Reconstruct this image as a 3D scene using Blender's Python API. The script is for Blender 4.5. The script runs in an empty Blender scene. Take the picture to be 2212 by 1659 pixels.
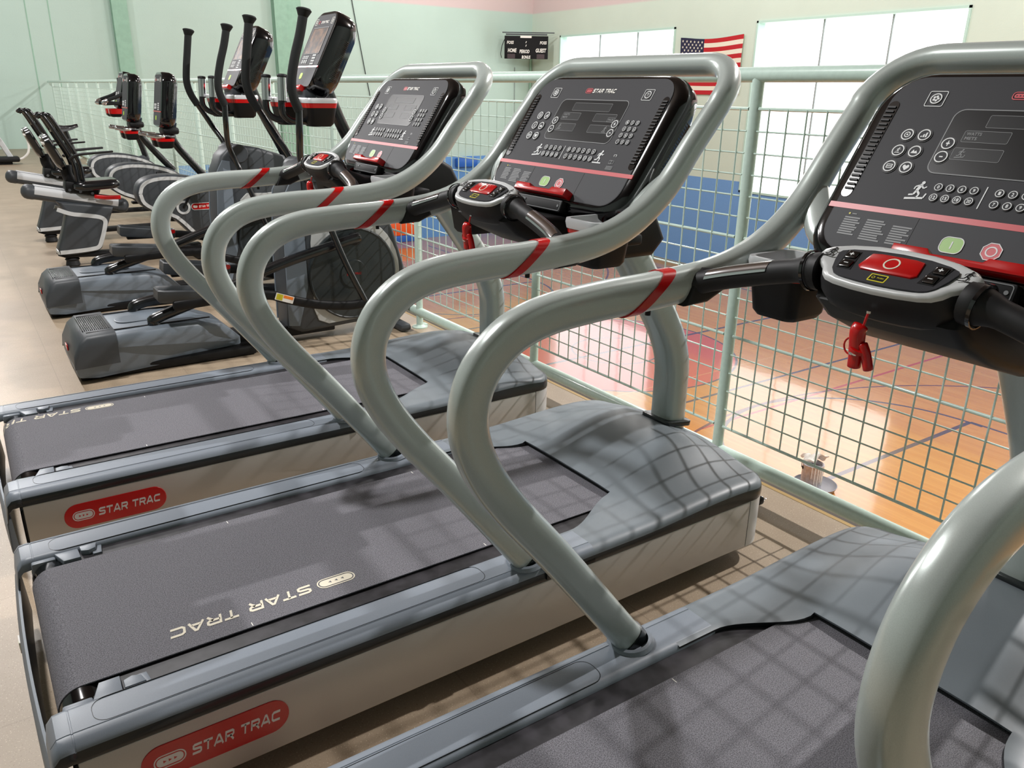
import bpy, bmesh, math, random
from mathutils import Vector, Matrix
random.seed(7)
S = bpy.context.scene
COL = S.collection
PI = math.pi
sin, cos, sqrt = math.sin, math.cos, math.sqrt

# ------------------------------------------------------------------ materials
def lin(c):
    def f(v):
        v /= 255.0
        return v / 12.92 if v <= 0.04045 else ((v + 0.055) / 1.055) ** 2.4
    return (f(c[0]), f(c[1]), f(c[2]), 1.0)

def mat(name, rgb, rough=0.5, metal=0.0, spec=0.5, coat=0.0, grain=0.0, gscale=300, bump=0.0, emit=0.0, sheen=0.0):
    m = bpy.data.materials.new(name); m.use_nodes = True
    nt = m.node_tree; p = nt.nodes['Principled BSDF']
    col = lin(rgb)
    p.inputs['Base Color'].default_value = col
    p.inputs['Roughness'].default_value = rough
    p.inputs['Metallic'].default_value = metal
    p.inputs['Specular IOR Level'].default_value = spec
    p.inputs['Coat Weight'].default_value = coat
    p.inputs['Coat Roughness'].default_value = 0.08
    if emit:
        p.inputs['Emission Color'].default_value = col
        p.inputs['Emission Strength'].default_value = emit
    if grain or bump:
        tc = nt.nodes.new('ShaderNodeTexCoord')
        nz = nt.nodes.new('ShaderNodeTexNoise'); nz.inputs['Scale'].default_value = gscale; nz.inputs['Detail'].default_value = 2
        nt.links.new(tc.outputs['Object'], nz.inputs['Vector'])
        if grain:
            mx = nt.nodes.new('ShaderNodeMix'); mx.data_type = 'RGBA'
            k0 = 1 - grain; k1 = 1 + grain
            mx.inputs['A'].default_value = (col[0]*k0, col[1]*k0, col[2]*k0, 1)
            mx.inputs['B'].default_value = (min(1, col[0]*k1), min(1, col[1]*k1), min(1, col[2]*k1), 1)
            rp = nt.nodes.new('ShaderNodeMapRange')
            rp.inputs['From Min'].default_value = 0.35; rp.inputs['From Max'].default_value = 0.65
            nt.links.new(nz.outputs['Fac'], rp.inputs['Value'])
            nt.links.new(rp.outputs['Result'], mx.inputs['Factor'])
            nt.links.new(mx.outputs['Result'], p.inputs['Base Color'])
        if bump:
            b = nt.nodes.new('ShaderNodeBump'); b.inputs['Strength'].default_value = bump; b.inputs['Distance'].default_value = 0.002
            nt.links.new(nz.outputs['Fac'], b.inputs['Height'])
            nt.links.new(b.outputs['Normal'], p.inputs['Normal'])
    return m

M = {}
M['silver_paint'] = mat('silver_paint', (184, 193, 189), 0.28, 0.22, 0.5, 0.35, 0.04, 900)
M['alu'] = mat('brushed_aluminium', (186, 182, 176), 0.40, 0.25, 0.5, 0.0, 0.03, 700)
M['alu_light'] = mat('light_aluminium', (208, 210, 212), 0.32, 0.2, 0.5)
M['chrome'] = mat('chrome', (225, 225, 228), 0.12, 1.0)
M['plastic'] = mat('grey_plastic', (126, 134, 144), 0.40, 0, 0.5, 0, 0.05, 800, 0.05)
M['plastic_hood'] = mat('grey_plastic_hood', (112, 120, 126), 0.44, 0, 0.45, 0.0, 0.03, 800)
M['plastic_dark'] = mat('dark_grey_plastic', (44, 50, 52), 0.35, 0, 0.5, 0.1)
M['edge'] = mat('black_trim_and_edge_shade', (26, 30, 32), 0.28, 0, 0.5, 0.15)  # black trim colour, also standing for shade reflected in rail and hood edges
M['black'] = mat('black_plastic', (14, 14, 16), 0.5, 0, 0.3)
M['gloss'] = mat('gloss_black', (8, 8, 10), 0.12, 0, 0.5, 0.6)
M['rubber'] = mat('black_rubber', (24, 24, 26), 0.55, 0, 0.4)
M['belt'] = mat('running_belt', (104, 103, 109), 0.70, 0, 0.3, 0, 0.5, 420, 0.3)
M['deck'] = mat('dusty_black_deck', (38, 36, 40), 0.5, 0, 0.4, 0, 0.5, 25)
M['face'] = mat('console_face', (60, 60, 63), 0.5, 0, 0.12)
M['face_low'] = mat('console_lower_face', (72, 73, 76), 0.5, 0, 0.12)
M['screen'] = mat('console_display', (7, 7, 8), 0.3, 0, 0.2)
M['lcd'] = mat('lcd_window', (26, 27, 28), 0.35, 0, 0.2)
M['ink'] = mat('light_grey_print', (222, 224, 224), 0.5)
M['ink_dim'] = mat('faint_grey_print', (112, 114, 115), 0.5)
M['white'] = mat('white_print', (235, 232, 225), 0.5)
M['cream'] = mat('cream_belt_print', (226, 218, 198), 0.7)
M['red'] = mat('red_plastic', (190, 8, 10), 0.25, 0, 0.5, 0.3)
M['red_plate'] = mat('red_badge', (178, 8, 12), 0.25, 0, 0.5, 0.4)
M['stripe'] = mat('red_stripe', (196, 60, 66), 0.4)
M['green'] = mat('green_start_print', (128, 178, 66), 0.4)
M['stopred'] = mat('red_stop_print', (196, 56, 66), 0.4)
M['yellow'] = mat('yellow_label', (212, 200, 40), 0.5)
M['lime'] = mat('lime_label', (176, 214, 60), 0.5)
M['orange'] = mat('orange_label', (240, 130, 40), 0.5)
M['mint'] = mat('mint_steel_paint', (204, 226, 215), 0.3, 0, 0.5, 0.2, 0.03, 60)
M['slate'] = mat('slate_plastic', (112, 122, 132), 0.45, 0, 0.5, 0, 0.05, 500)
M['slate_dark'] = mat('charcoal_plastic', (60, 64, 68), 0.45, 0, 0.5, 0, 0.05, 500)
M['panel_grey'] = mat('pale_grey_panel', (184, 186, 184), 0.4)
M['steel_band'] = mat('silver_band', (204, 206, 206), 0.32, 0.1)
M['blacktube'] = mat('black_tube_paint', (17, 18, 20), 0.25, 0, 0.5, 0.4)
M['foam'] = mat('black_foam_grip', (24, 27, 27), 0.75, 0, 0.3, 0, 0.15, 500, 0.2)
M['vinyl'] = mat('black_vinyl', (14, 15, 18), 0.22, 0, 0.5, 0.3)
M['can'] = mat('paint_can_tin', (196, 194, 200), 0.3, 0.5, 0.5, 0, 0.12, 30)
M['paintwhite'] = mat('white_paint', (240, 238, 232), 0.5, 0, 0.5, 0, 0.05, 60, 0.4)
M['pan'] = mat('grey_plastic_pan', (150, 150, 156), 0.4)
M['padblue'] = mat('royal_blue_vinyl', (40, 100, 190), 0.4)
M['padlight'] = mat('light_blue_vinyl', (90, 148, 214), 0.4)
M['padorange'] = mat('orange_vinyl', (240, 92, 26), 0.45)
M['board'] = mat('scoreboard_black', (12, 11, 13), 0.6, 0, 0.2)
M['led'] = mat('unlit_red_digits', (46, 20, 26), 0.4)
M['backlit'] = mat('tv_screen', (84, 56, 34), 0.4, 0, 0.15, 0, 0.8, 26)

# ------------------------------------------------------------------ mesh building
class MB:
    def __init__(s):
        s.v = []; s.f = []; s.m = []
    def add(s, vf, m=0, X=None):
        vs, fs = vf; o = len(s.v)
        if X is None: s.v += [tuple(v) for v in vs]
        else: s.v += [tuple(X @ Vector(v)) for v in vs]
        for f in fs:
            s.f.append(tuple(i + o for i in f)); s.m.append(m)
        return s
    def build(s, name, mats, parent=None, ang=35, loc=None):
        me = bpy.data.meshes.new(name)
        me.from_pydata(s.v, [], s.f)
        if not isinstance(mats, (list, tuple)): mats = [mats]
        for k in mats: me.materials.append(M[k] if isinstance(k, str) else k)
        for p, mi in zip(me.polygons, s.m):
            p.material_index = mi; p.use_smooth = True
        bm = bmesh.new(); bm.from_mesh(me)
        bmesh.ops.remove_doubles(bm, verts=bm.verts, dist=1e-6)
        bmesh.ops.recalc_face_normals(bm, faces=bm.faces)
        bm.to_mesh(me); bm.free()
        me.set_sharp_from_angle(angle=math.radians(ang))
        o = bpy.data.objects.new(name, me); COL.objects.link(o)
        if parent: o.parent = parent
        if loc: o.location = loc
        return o

def rbox(c, s, r=0.005, seg=2):
    r = min(r, min(s) * 0.499)
    bm = bmesh.new()
    bmesh.ops.create_cube(bm, size=1)
    for v in bm.verts: v.co = Vector((v.co.x * s[0] + c[0], v.co.y * s[1] + c[1], v.co.z * s[2] + c[2]))
    if r > 1e-5: bmesh.ops.bevel(bm, geom=list(bm.edges), offset=r, segments=seg, profile=0.5, affect='EDGES')
    bm.verts.index_update()
    out = ([v.co.copy() for v in bm.verts], [[v.index for v in f.verts] for f in bm.faces])
    bm.free(); return out

def sup(rx, ry, n=16, e=2.0):
    o = []
    for i in range(n):
        a = 2 * PI * i / n; c, s_ = cos(a), sin(a)
        o.append((rx * math.copysign(abs(c) ** (2 / e), c), ry * math.copysign(abs(s_) ** (2 / e), s_)))
    return o

def smooth(pts, k=6):
    P = [Vector(p) for p in pts]; o = []
    for i in range(len(P) - 1):
        p0 = P[i - 1] if i else P[0] * 2 - P[1]
        p1, p2 = P[i], P[i + 1]
        p3 = P[i + 2] if i + 2 < len(P) else p2 * 2 - p1
        for j in range(k):
            t = j / k
            o.append(0.5 * ((2 * p1) + (p2 - p0) * t + (2 * p0 - 5 * p1 + 4 * p2 - p3) * t * t + (3 * p1 - p0 - 3 * p2 + p3) * t ** 3))
    o.append(P[-1]); return o

def sweep(path, prof, n0=(0, 0, 1), cap=True, dome=0.0):
    P = [Vector(p) for p in path]; n = len(P)
    vs = []; fs = []; N = Vector(n0)
    pf = prof if callable(prof) else (lambda i, t: prof)
    k = None
    for i in range(n):
        T = (P[min(i + 1, n - 1)] - P[max(i - 1, 0)]).normalized()
        N = (N - T * N.dot(T)).normalized(); L = T.cross(N)
        pr = pf(i, i / (n - 1)); k = len(pr)
        for a, b in pr: vs.append(P[i] + N * a + L * b)
        if i == 0: T0 = T
        T1 = T
    for i in range(n - 1):
        for j in range(k):
            a = i * k + j; b = i * k + (j + 1) % k
            fs.append((a, b, b + k, a + k))
    if cap:
        if dome:
            for e, (base, Pc, T) in enumerate(((0, P[0], -T0), ((n - 1) * k, P[-1], T1))):
                ring = list(range(base, base + k)); src = [Vector(vs[q]) for q in ring]
                for s_ in (0.4, 0.75, 0.95):
                    new = []
                    for q in src:
                        new.append(len(vs)); vs.append(Pc + (q - Pc) * sqrt(1 - s_ * s_) + T * dome * s_)
                    for j in range(k): fs.append((ring[j], ring[(j + 1) % k], new[(j + 1) % k], new[j]))
                    ring = new
                fs.append(tuple(ring))
        else:
            fs.append(tuple(range(k))[::-1]); fs.append(tuple((n - 1) * k + j for j in range(k)))
    return vs, fs

def tube(path, r, n=12, n0=None, cap=True, dome=0.0):
    P = [Vector(p) for p in path]
    if n0 is None:
        d = (P[1] - P[0]).normalized(); n0 = (0, 0, 1) if abs(d.z) < 0.9 else (1, 0, 0)
    if callable(r): return sweep(P, lambda i, t: sup(r(t), r(t), n), n0, cap, dome)
    if isinstance(r, tuple): return sweep(P, sup(r[0], r[1], n, r[2] if len(r) > 2 else 2), n0, cap, dome)
    return sweep(P, sup(r, r, n), n0, cap, dome)

def cyl(a, b, r, n=20, r2=None):
    a = Vector(a); b = Vector(b); d = (b - a).normalized()
    n0 = Vector((0, 0, 1)) if abs(d.z) < 0.9 else Vector((1, 0, 0))
    r2 = r if r2 is None else r2
    return sweep([a, b], lambda i, t: sup(r + (r2 - r) * t, r + (r2 - r) * t, n), n0)

def lathe(prof, n=24, c=(0, 0, 0), ax=(0, 0, 1)):
    # prof: list of (r, h) ; revolve about ax through c
    A = Vector(ax).normalized(); U = A.orthogonal().normalized(); W = A.cross(U); c = Vector(c)
    vs = []; fs = []; k = len(prof)
    for i in range(n):
        a = 2 * PI * i / n; d = U * cos(a) + W * sin(a)
        for r, h in prof: vs.append(c + d * r + A * h)
    for i in range(n):
        for j in range(k - 1):
            a = i * k + j; b = ((i + 1) % n) * k + j
            fs.append((a, b, b + 1, a + 1))
    return vs, fs

def rrect(w, h, r, n=5, cu=0, cv=0):
    o = []
    for (sx, sy, a0) in ((1, 1, 0), (-1, 1, PI / 2), (-1, -1, PI), (1, -1, 1.5 * PI)):
        for i in range(n + 1):
            a = a0 + PI / 2 * i / n
            o.append((cu + sx * (w - r) + r * cos(a), cv + sy * (h - r) + r * sin(a)))
    return o

def circle(r, n=20, cu=0, cv=0): return [(cu + r * cos(2 * PI * i / n), cv + r * sin(2 * PI * i / n)) for i in range(n)]

def inset(poly, d):
    n = len(poly); A = sum(poly[i][0] * poly[(i + 1) % n][1] - poly[(i + 1) % n][0] * poly[i][1] for i in range(n))
    sg = 1 if A > 0 else -1; o = []
    for i in range(n):
        p0, p1, p2 = Vector(poly[i - 1]), Vector(poly[i]), Vector(poly[(i + 1) % n])
        e1 = (p1 - p0); e2 = (p2 - p1)
        if e1.length < 1e-9 or e2.length < 1e-9: o.append(tuple(p1)); continue
        e1.normalize(); e2.normalize()
        n1 = Vector((-e1.y, e1.x)) * sg; n2 = Vector((-e2.y, e2.x)) * sg
        m = n1 + n2
        k = m.dot(n1)
        if abs(k) < 0.2: m = n1; k = 1
        o.append(tuple(p1 + m * (d / k)))
    return o

class Fr:
    """a working plane: origin, right, up (normal follows)"""
    def __init__(s, O, U, V):
        s.O = Vector(O); s.U = Vector(U).normalized(); s.V = Vector(V).normalized(); s.N = s.U.cross(s.V).normalized()
    def p(s, u, v, n=0): return s.O + s.U * u + s.V * v + s.N * n
    def prism(s, poly, n0, n1, r=0.0, seg=2):
        levels = []
        if r > 0:
            for i in range(seg + 1):
                a = PI / 2 * i / seg
                levels.append((r * (1 - sin(a)), n0 + (r * (1 - cos(a)) if n1 > n0 else -r * (1 - cos(a)))))
            for i in range(seg, -1, -1):
                a = PI / 2 * i / seg
                levels.append((r * (1 - sin(a)), n1 - (r * (1 - cos(a)) if n1 > n0 else -r * (1 - cos(a)))))
        else: levels = [(0, n0), (0, n1)]
        vs = []; fs = []; k = len(poly)
        for d, n in levels:
            for u, v in (inset(poly, d) if d > 1e-9 else poly): vs.append(s.p(u, v, n))
        for i in range(len(levels) - 1):
            for j in range(k):
                a = i * k + j; b = i * k + (j + 1) % k
                fs.append((a, b, b + k, a + k))
        fs.append(tuple(range(k))[::-1]); fs.append(tuple((len(levels) - 1) * k + j for j in range(k)))
        return vs, fs
    def loft(s, rings, cap=True):
        # rings: list of (poly, n)
        vs = []; fs = []; k = len(rings[0][0])
        for poly, n in rings:
            for u, v in poly: vs.append(s.p(u, v, n))
        for i in range(len(rings) - 1):
            for j in range(k):
                a = i * k + j; b = i * k + (j + 1) % k
                fs.append((a, b, b + k, a + k))
        if cap: fs.append(tuple(range(k))[::-1]); fs.append(tuple((len(rings) - 1) * k + j for j in range(k)))
        return vs, fs
    def outline(s, poly, w, n0, n1):
        a = poly; b = inset(poly, w); k = len(poly); vs = []; fs = []
        for n in (n0, n1):
            for P in (a, b):
                for u, v in P: vs.append(s.p(u, v, n))
        for j in range(k):
            q = (j + 1) % k
            fs.append((2 * k + j, 2 * k + q, 3 * k + q, 3 * k + j))
            fs.append((j, q, 2 * k + q, 2 * k + j)); fs.append((k + j, 3 * k + j, 3 * k + q, k + q))
        return vs, fs
    def map(s, vf, n=0):
        return [s.p(v[0], v[1], n) for v in vf[0]], vf[1]

_tc = {}
def text(body, w, h, shear=0.0, bold=0.0, cu=0, cv=0, align='C'):
    """flat lettering scaled to w x h, centred at (cu, cv)"""
    key = (body, shear, bold)
    if key not in _tc:
        cu_ = bpy.data.curves.new('lettering', 'FONT'); cu_.body = body; cu_.shear = shear; cu_.offset = bold
        cu_.resolution_u = 2; cu_.fill_mode = 'FRONT'
        o = bpy.data.objects.new('lettering', cu_); COL.objects.link(o)
        dg = bpy.context.evaluated_depsgraph_get(); me = bpy.data.meshes.new_from_object(o.evaluated_get(dg))
        _tc[key] = ([tuple(v.co) for v in me.vertices], [tuple(p.vertices) for p in me.polygons])
        bpy.data.objects.remove(o); bpy.data.curves.remove(cu_); bpy.data.meshes.remove(me)
    vs, fs = _tc[key]
    x0 = min(v[0] for v in vs); x1 = max(v[0] for v in vs); y0 = min(v[1] for v in vs); y1 = max(v[1] for v in vs)
    if w is None: w = h * (x1 - x0) / (y1 - y0)
    off = {'C': -0.5, 'L': 0.0, 'R': -1.0}[align]
    return [((v[0] - x0) / (x1 - x0) * w + off * w + cu, (v[1] - y0) / (y1 - y0) * h - h / 2 + cv, 0) for v in vs], fs

GL = {'S': ([[(0.97, .62), (.22, .62), (.09, .56), (.09, .43), (.22, .37), (.80, .34), (.92, .28), (.92, .14), (.80, .08), (.02, .08)]], 1.0),
      'T': ([[(0, .62), (.96, .62)], [(.48, .62), (.48, 0)]], 0.96), 'A': ([[(.04, 0), (.46, .64), (.60, .64), (1.0, 0)], [(.26, .2), (.80, .2)]], 1.04),
      'R': ([[(.09, 0), (.09, .62), (.80, .62), (.92, .55), (.92, .40), (.80, .32), (.12, .32)], [(.56, .32), (.94, 0)]], 1.0),
      'C': ([[(.97, .62), (.24, .62), (.09, .52), (.09, .18), (.24, .08), (.97, .08)]], 1.0), ' ': ([], 0.42)}
def wide(body, w, h, shear=0.25, cu=0, cv=0, align='C', wt=0.165):
    """broad squared lettering built from strokes"""
    vs = []; fs = []; x = 0
    for ch in body:
        for path in GL[ch][0]:
            P = [Vector(p) for p in path]; k = len(P); o = len(vs)
            for i in range(k):
                d0 = (P[i] - P[i - 1]).normalized() if i else (P[1] - P[0]).normalized()
                d1 = (P[i + 1] - P[i]).normalized() if i < k - 1 else d0
                n0 = Vector((-d0.y, d0.x)); n1 = Vector((-d1.y, d1.x)); m = (n0 + n1); m = m.normalized() if m.length > 1e-6 else n0
                q = m * (wt / 2 / max(0.5, m.dot(n0)))
                for s_ in (-1, 1): vs.append((x + P[i].x + q.x * s_, P[i].y + q.y * s_))
            for i in range(k - 1): a = o + 2 * i; fs.append((a, a + 2, a + 3, a + 1))
        x += GL[ch][1] + 0.16
    x -= 0.16; H = 0.70
    vs = [((px + shear * py), py) for px, py in vs]; W0 = x + shear * H
    off = {'C': -0.5, 'L': 0.0}[align]
    return [(px / W0 * w + off * w + cu, py / H * h - h / 2 + cv, 0) for px, py in vs], fs
def flip(vf): return [(-v[0], -v[1], 0) for v in vf[0]], vf[1]

# ------------------------------------------------------------------ things
def tag(o, label=None, cat=None, group=None, kind=None):
    if label: o['label'] = label
    if cat: o['category'] = cat
    if group: o['group'] = group
    if kind: o['kind'] = kind
    return o
def empty(name, loc=(0, 0, 0), rz=0.0):
    o = bpy.data.objects.new(name, None); COL.objects.link(o); o.location = loc; o.rotation_euler = (0, 0, rz)
    o.empty_display_size = 0.1
    return o
KIDS = {}
def kids(o): return [c for c in bpy.data.objects if c.parent == o]
def copy_tree(o, parent=None, skip=()):
    c = o.copy(); COL.objects.link(c); c.parent = parent
    for ch in kids(o):
        if ch.name.split('.')[0] in skip: continue
        copy_tree(ch, c, skip)
    return c

XZ = Fr((0, 0, 0), (1, 0, 0), (0, 0, 1))      # normal = -y

# ================================================================== TREADMILL
# local frame: x forward, y to the runner's left, z up from the floor
CO = (1.602, 0, 1.288)
CF = Fr(CO, (0, -1, 0), (0.5547, 0, 0.832))    # console plane, normal towards the runner
PF = Fr((1.331, 0, 1.231), (0, -1, 0), (0.855, 0, 0.518))   # control pod plane

def stick_runner(F, cu, cv, h, n, up=False):
    """little running figure made of strokes"""
    s = h; vs = []; fs = []
    def stroke(a, b, w):
        a = Vector(a); b = Vector(b); d = (b - a).normalized(); q = Vector((-d.y, d.x)) * w / 2
        o = len(vs)
        for p in (a - q, b - q, b + q, a + q): vs.append(F.p(cu + p.x * s, cv + p.y * s, n))
        fs.append((o, o + 1, o + 2, o + 3))
    o = len(vs)
    for u, v in circle(0.085, 8, 0.1, 0.42): vs.append(F.p(cu + u * s, cv + v * s, n))
    fs.append(tuple(range(o, o + 8)))
    stroke((0.07, 0.34), (-0.04, 0.02), 0.15); stroke((-0.04, 0.02), (0.14, -0.16), 0.1); stroke((0.14, -0.16), (0.08, -0.38), 0.08)
    stroke((-0.04, 0.02), (-0.12, -0.2), 0.1); stroke((-0.12, -0.2), (-0.34, -0.24), 0.08)
    stroke((0.05, 0.3), (0.22, 0.14), 0.07); stroke((0.22, 0.14), (0.34, 0.24), 0.06)
    stroke((0.03, 0.3), (-0.18, 0.2), 0.07); stroke((-0.18, 0.2), (-0.2, 0.06), 0.06)
    if up:
        stroke((-0.45, -0.44), (0.4, -0.34), 0.1); stroke((0.4, -0.34), (0.46, -0.1), 0.07)
    else:
        stroke((-0.45, -0.44), (0.42, -0.44), 0.08)
    return vs, fs

def pill(mb, F, u, v, w, h, n, m_light, m_dark):
    """the three-arrow pill emblem"""
    mb.add(F.outline(rrect(w, h, h * 0.98, 6, u, v), h * 0.16, n, n + 0.0003), m_light)
    mb.add(F.prism(rrect(w - h * 0.32, h * 0.66, h * 0.62, 6, u, v), n, n + 0.0003), m_light)
    for k in (-1, 0, 1):
        c = u + k * w * 0.33
        mb.add(F.prism([(c - h * 0.16, v + h * 0.2), (c - h * 0.16, v - h * 0.2), (c + h * 0.2, v)], n, n + 0.0006), m_dark)

def rail_path():
    xz = [(1.238, 0.258), (1.197, 0.307), (0.985, 0.585), (0.86, 0.742), (0.795, 0.845), (0.769, 0.935), (0.787, 1.02), (0.845, 1.083), (0.93, 1.115), (1.06, 1.127), (1.2, 1.131), (1.38, 1.146), (1.51, 1.187), (1.623, 1.266), (1.713, 1.375), (1.795, 1.471)]
    side = smooth([(x, 0, z) for x, z in xz], 5)
    K = Vector((1.892, 0, 1.580)); d = Vector((0.684, 0, 0.73)); R = 0.125
    right = [Vector((p.x, -0.413, p.z)) for p in side]
    arc = []
    for i in range(1, 10):
        a = PI / 2 * i / 10
        arc.append(Vector((0, -0.413, 0)) + K + (-d * R) * (1 - sin(a)) + Vector((0, 1, 0)) * R * (1 - cos(a)))
    st = Vector((0, -0.413, 0)) + K - d * R
    half = right + [right[-1].lerp(st, 0.5), st] + arc + [Vector((0, -0.413 + R, 0)) + K, Vector((0, -0.15, 0)) + K]
    return half + [Vector((0, 0, 0)) + K] + [Vector((p.x, -p.y, p.z)) for p in reversed(half)]

def ss(a, b, x):
    t = max(0.0, min(1.0, (x - a) / (b - a))); return t * t * (3 - 2 * t)

def hood_h(x, y):
    ay = abs(y)
    c = 0.006 * ss(1.40, 1.60, x) + 0.090 * ss(1.58, 2.0, x) - 0.045 * ss(2.03, 2.2, x)
    pl = 1 - 0.80 * ss(0.12, 0.44, ay)
    return 0.283 + c * pl

def make_treadmill():
    root = empty('treadmill')
    # ---- chassis
    b = MB(); b.add(rbox((1.08, 0, 0.135), (2.0, 0.86, 0.15), 0.01))
    b.build('underframe', 'black', root)
    for sy in (-1, 1):
        b = MB(); b.add(rbox((1.092, sy * 0.447, 0.148), (2.006, 0.02, 0.172), 0.004))
        b.build('side_panel', 'alu', root)
    # front cap wraps round the nose
    out = [(2.096, -0.457)] + [(2.11 + 0.09 * sin(a), -0.367 - 0.09 * cos(a)) for a in [PI / 2 * i / 8 for i in range(9)]]
    out += [(x, -y) for x, y in reversed(out)]
    inn = [(2.096, -0.43)] + [(2.11 + 0.065 * sin(a), -0.367 - 0.065 * cos(a)) for a in [PI / 2 * i / 8 for i in range(9)]]
    inn += [(x, -y) for x, y in reversed(inn)]
    FZ = Fr((0, 0, 0), (1, 0, 0), (0, 1, 0))
    b = MB(); b.add(FZ.prism(out + inn[::-1], 0.062, 0.234, 0.0))
    b.build('front_cap', 'alu_light', root)
    for sy in (-1, 1):
        b = MB(); b.add(cyl((0.2, sy * 0.36, 0), (0.2, sy * 0.36, 0.07), 0.03)); b.build('foot', 'rubber', root)
        b = MB(); b.add(lathe([(0.0, -0.02), (0.045, -0.02), (0.05, -0.012), (0.05, 0.012), (0.045, 0.02), (0.0, 0.02)], 20, (1.95, sy * 0.36, 0.05), (0, 1, 0)))
        b.build('transport_wheel', 'rubber', root)
    # ---- rear cap, bowed
    def rearx(y): return 0.041 - 0.014 * (1 - (y / 0.455) ** 2)
    ys = [-0.455 + 0.91 * i / 20 for i in range(21)]
    prof_low = [(0.004, 0.055), (-0.004, 0.085), (-0.002, 0.185), (0.006, 0.2), (0.012, 0.2)]
    vs = []; fs = []
    for y in ys:
        for dx, z in prof_low: vs.append((rearx(y) + dx, y, z))
        vs.append((rearx(y) + 0.02, y, 0.055))
    k = 6
    for i in range(20):
        for j in range(k):
            a = i * k + j; c = i * k + (j + 1) % k; fs.append((a, c, c + k, a + k))
    fs.append(tuple(range(k))); fs.append(tuple(20 * k + j for j in range(k)))
    rc = MB(); rc.add((vs, fs)); rc = rc.build('rear_cap', 'slate', root)
    LB = Fr((0.0235, 0, 0), (0, -1, 0), (0.0, 0, 1))
    b = MB(); b.add(LB.prism(rrect(0.019, 0.016, 0.002, 2, -0.13, 0.165), -0.002, 0.0015), 0)
    b.add(LB.prism([(-0.131, 0.158), (-0.118, 0.158), (-0.118, 0.176), (-0.131, 0.176)], 0.0015, 0.002), 1)
    b.build('warning_sticker', ['white', 'lime'], rc)
    # ---- side rails
    for sy in (-1, 1):
        top = [(0.335, 0.25), (0.335, 0.272), (0.342, 0.281), (0.352, 0.284), (0.423, 0.284), (0.424, 0.2825), (0.426, 0.2825), (0.427, 0.284), (0.44, 0.281), (0.451, 0.273), (0.456, 0.262)]
        low = [(0.456, 0.262), (0.459, 0.25), (0.458, 0.236), (0.45, 0.231), (0.43, 0.231), (0.43, 0.25)]  # lower lip coloured dark: floor shade reflected in its rounding is painted in
        def ext(pr, xs, m, mb, close_front=False):
            vs = []; fs = []; k = len(pr)
            for x, dz, sc in xs:
                for y, z in pr: vs.append((x, sy * y, 0.2 + (z - 0.2) * sc + dz))
            for i in range(len(xs) - 1):
                for j in range(k - 1):
                    a = i * k + j; fs.append((a, a + 1, a + 1 + k, a + k))
            mb.add((vs, fs), m)
        mb = MB()
        # rear riser rounds over, then straight; seam line at x = 0.09
        xs = [(0.040, -0.13, 0.6), (0.042, -0.05, 0.8), (0.049, -0.014, 0.95), (0.062, -0.002, 1), (0.078, 0, 1), (0.088, 0, 1), (0.0885, -0.0015, 1), (0.0915, -0.0015, 1), (0.092, 0, 1), (1.0, 0, 1), (1.42, 0, 1)]
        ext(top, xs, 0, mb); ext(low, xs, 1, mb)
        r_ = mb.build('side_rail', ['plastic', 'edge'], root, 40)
        # inset foot pad line
        FP = Fr((0, 0, 0.2842), (1, 0, 0), (0, 1, 0))
        b = MB(); b.add(FP.outline(rrect(0.475, 0.0385, 0.03, 6, 0.607, sy * 0.383), 0.0012, -0.002, 0.0004), 0)
        b.build('foot_pad_seam', 'edge', r_)
    # ---- deck, roller, belt
    b = MB(); b.add(rbox((0.985, 0, 0.253), (1.57, 0.672, 0.03), 0.002)); b.build('deck_board', 'deck', root)
    b = MB(); b.add(lathe([(0, -0.318), (0.022, -0.318), (0.047, -0.316), (0.05, -0.31), (0.05, 0.31), (0.047, 0.316), (0.022, 0.318), (0, 0.318)], 28, (0.126, 0, 0.2235), (0, 1, 0)))
    b.build('rear_roller', 'gloss', root)
    R = 0.0525; cx, cz = 0.126, 0.2235
    prof = [(1.75, cz + R)] + [(cx, cz + R)] + [(cx - R * sin(a), cz + R * cos(a)) for a in [PI * i / 14 for i in range(1, 15)]] + [(1.5, cz - R)]
    vs = []; fs = []
    for y in (-0.272, 0.272):
        for x, z in prof: vs.append((x, y, z))
    k = len(prof)
    for j in range(k - 1): fs.append((j, j + 1, j + 1 + k, j + k))
    # thickness
    o = len(vs)
    for y in (-0.272, 0.272):
        for i, (x, z) in enumerate(prof):
            q = Vector((x - cx, z - cz)); 
            if x > cx + 0.01: vs.append((x, y, z - 0.003 if z > cz else z + 0.003))
            else: q = q.normalized() * (R - 0.003); vs.append((cx + q.x, y, cz + q.y))
    for j in range(k - 1):
        fs.append((o + j, o + j + k, o + j + 1 + k, o + j + 1))
        fs.append((j, o + j, o + j + 1, j + 1)); fs.append((k + j, k + j + 1, o + k + j + 1, o + k + j))
    belt = MB(); belt.add((vs, fs)); belt = belt.build('belt', 'belt', root, 40)
    b = MB()
    for x, y in ((0.59, 0.268), (0.5, -0.268), (1.21, 0.268), (1.17, -0.268)): b.add(rbox((x, y - 0.006 * (1 if y > 0 else -1), cz + R), (0.002, 0.014, 0.001), 0))
    b.build('belt_tick_mark', 'white', belt)
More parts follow.
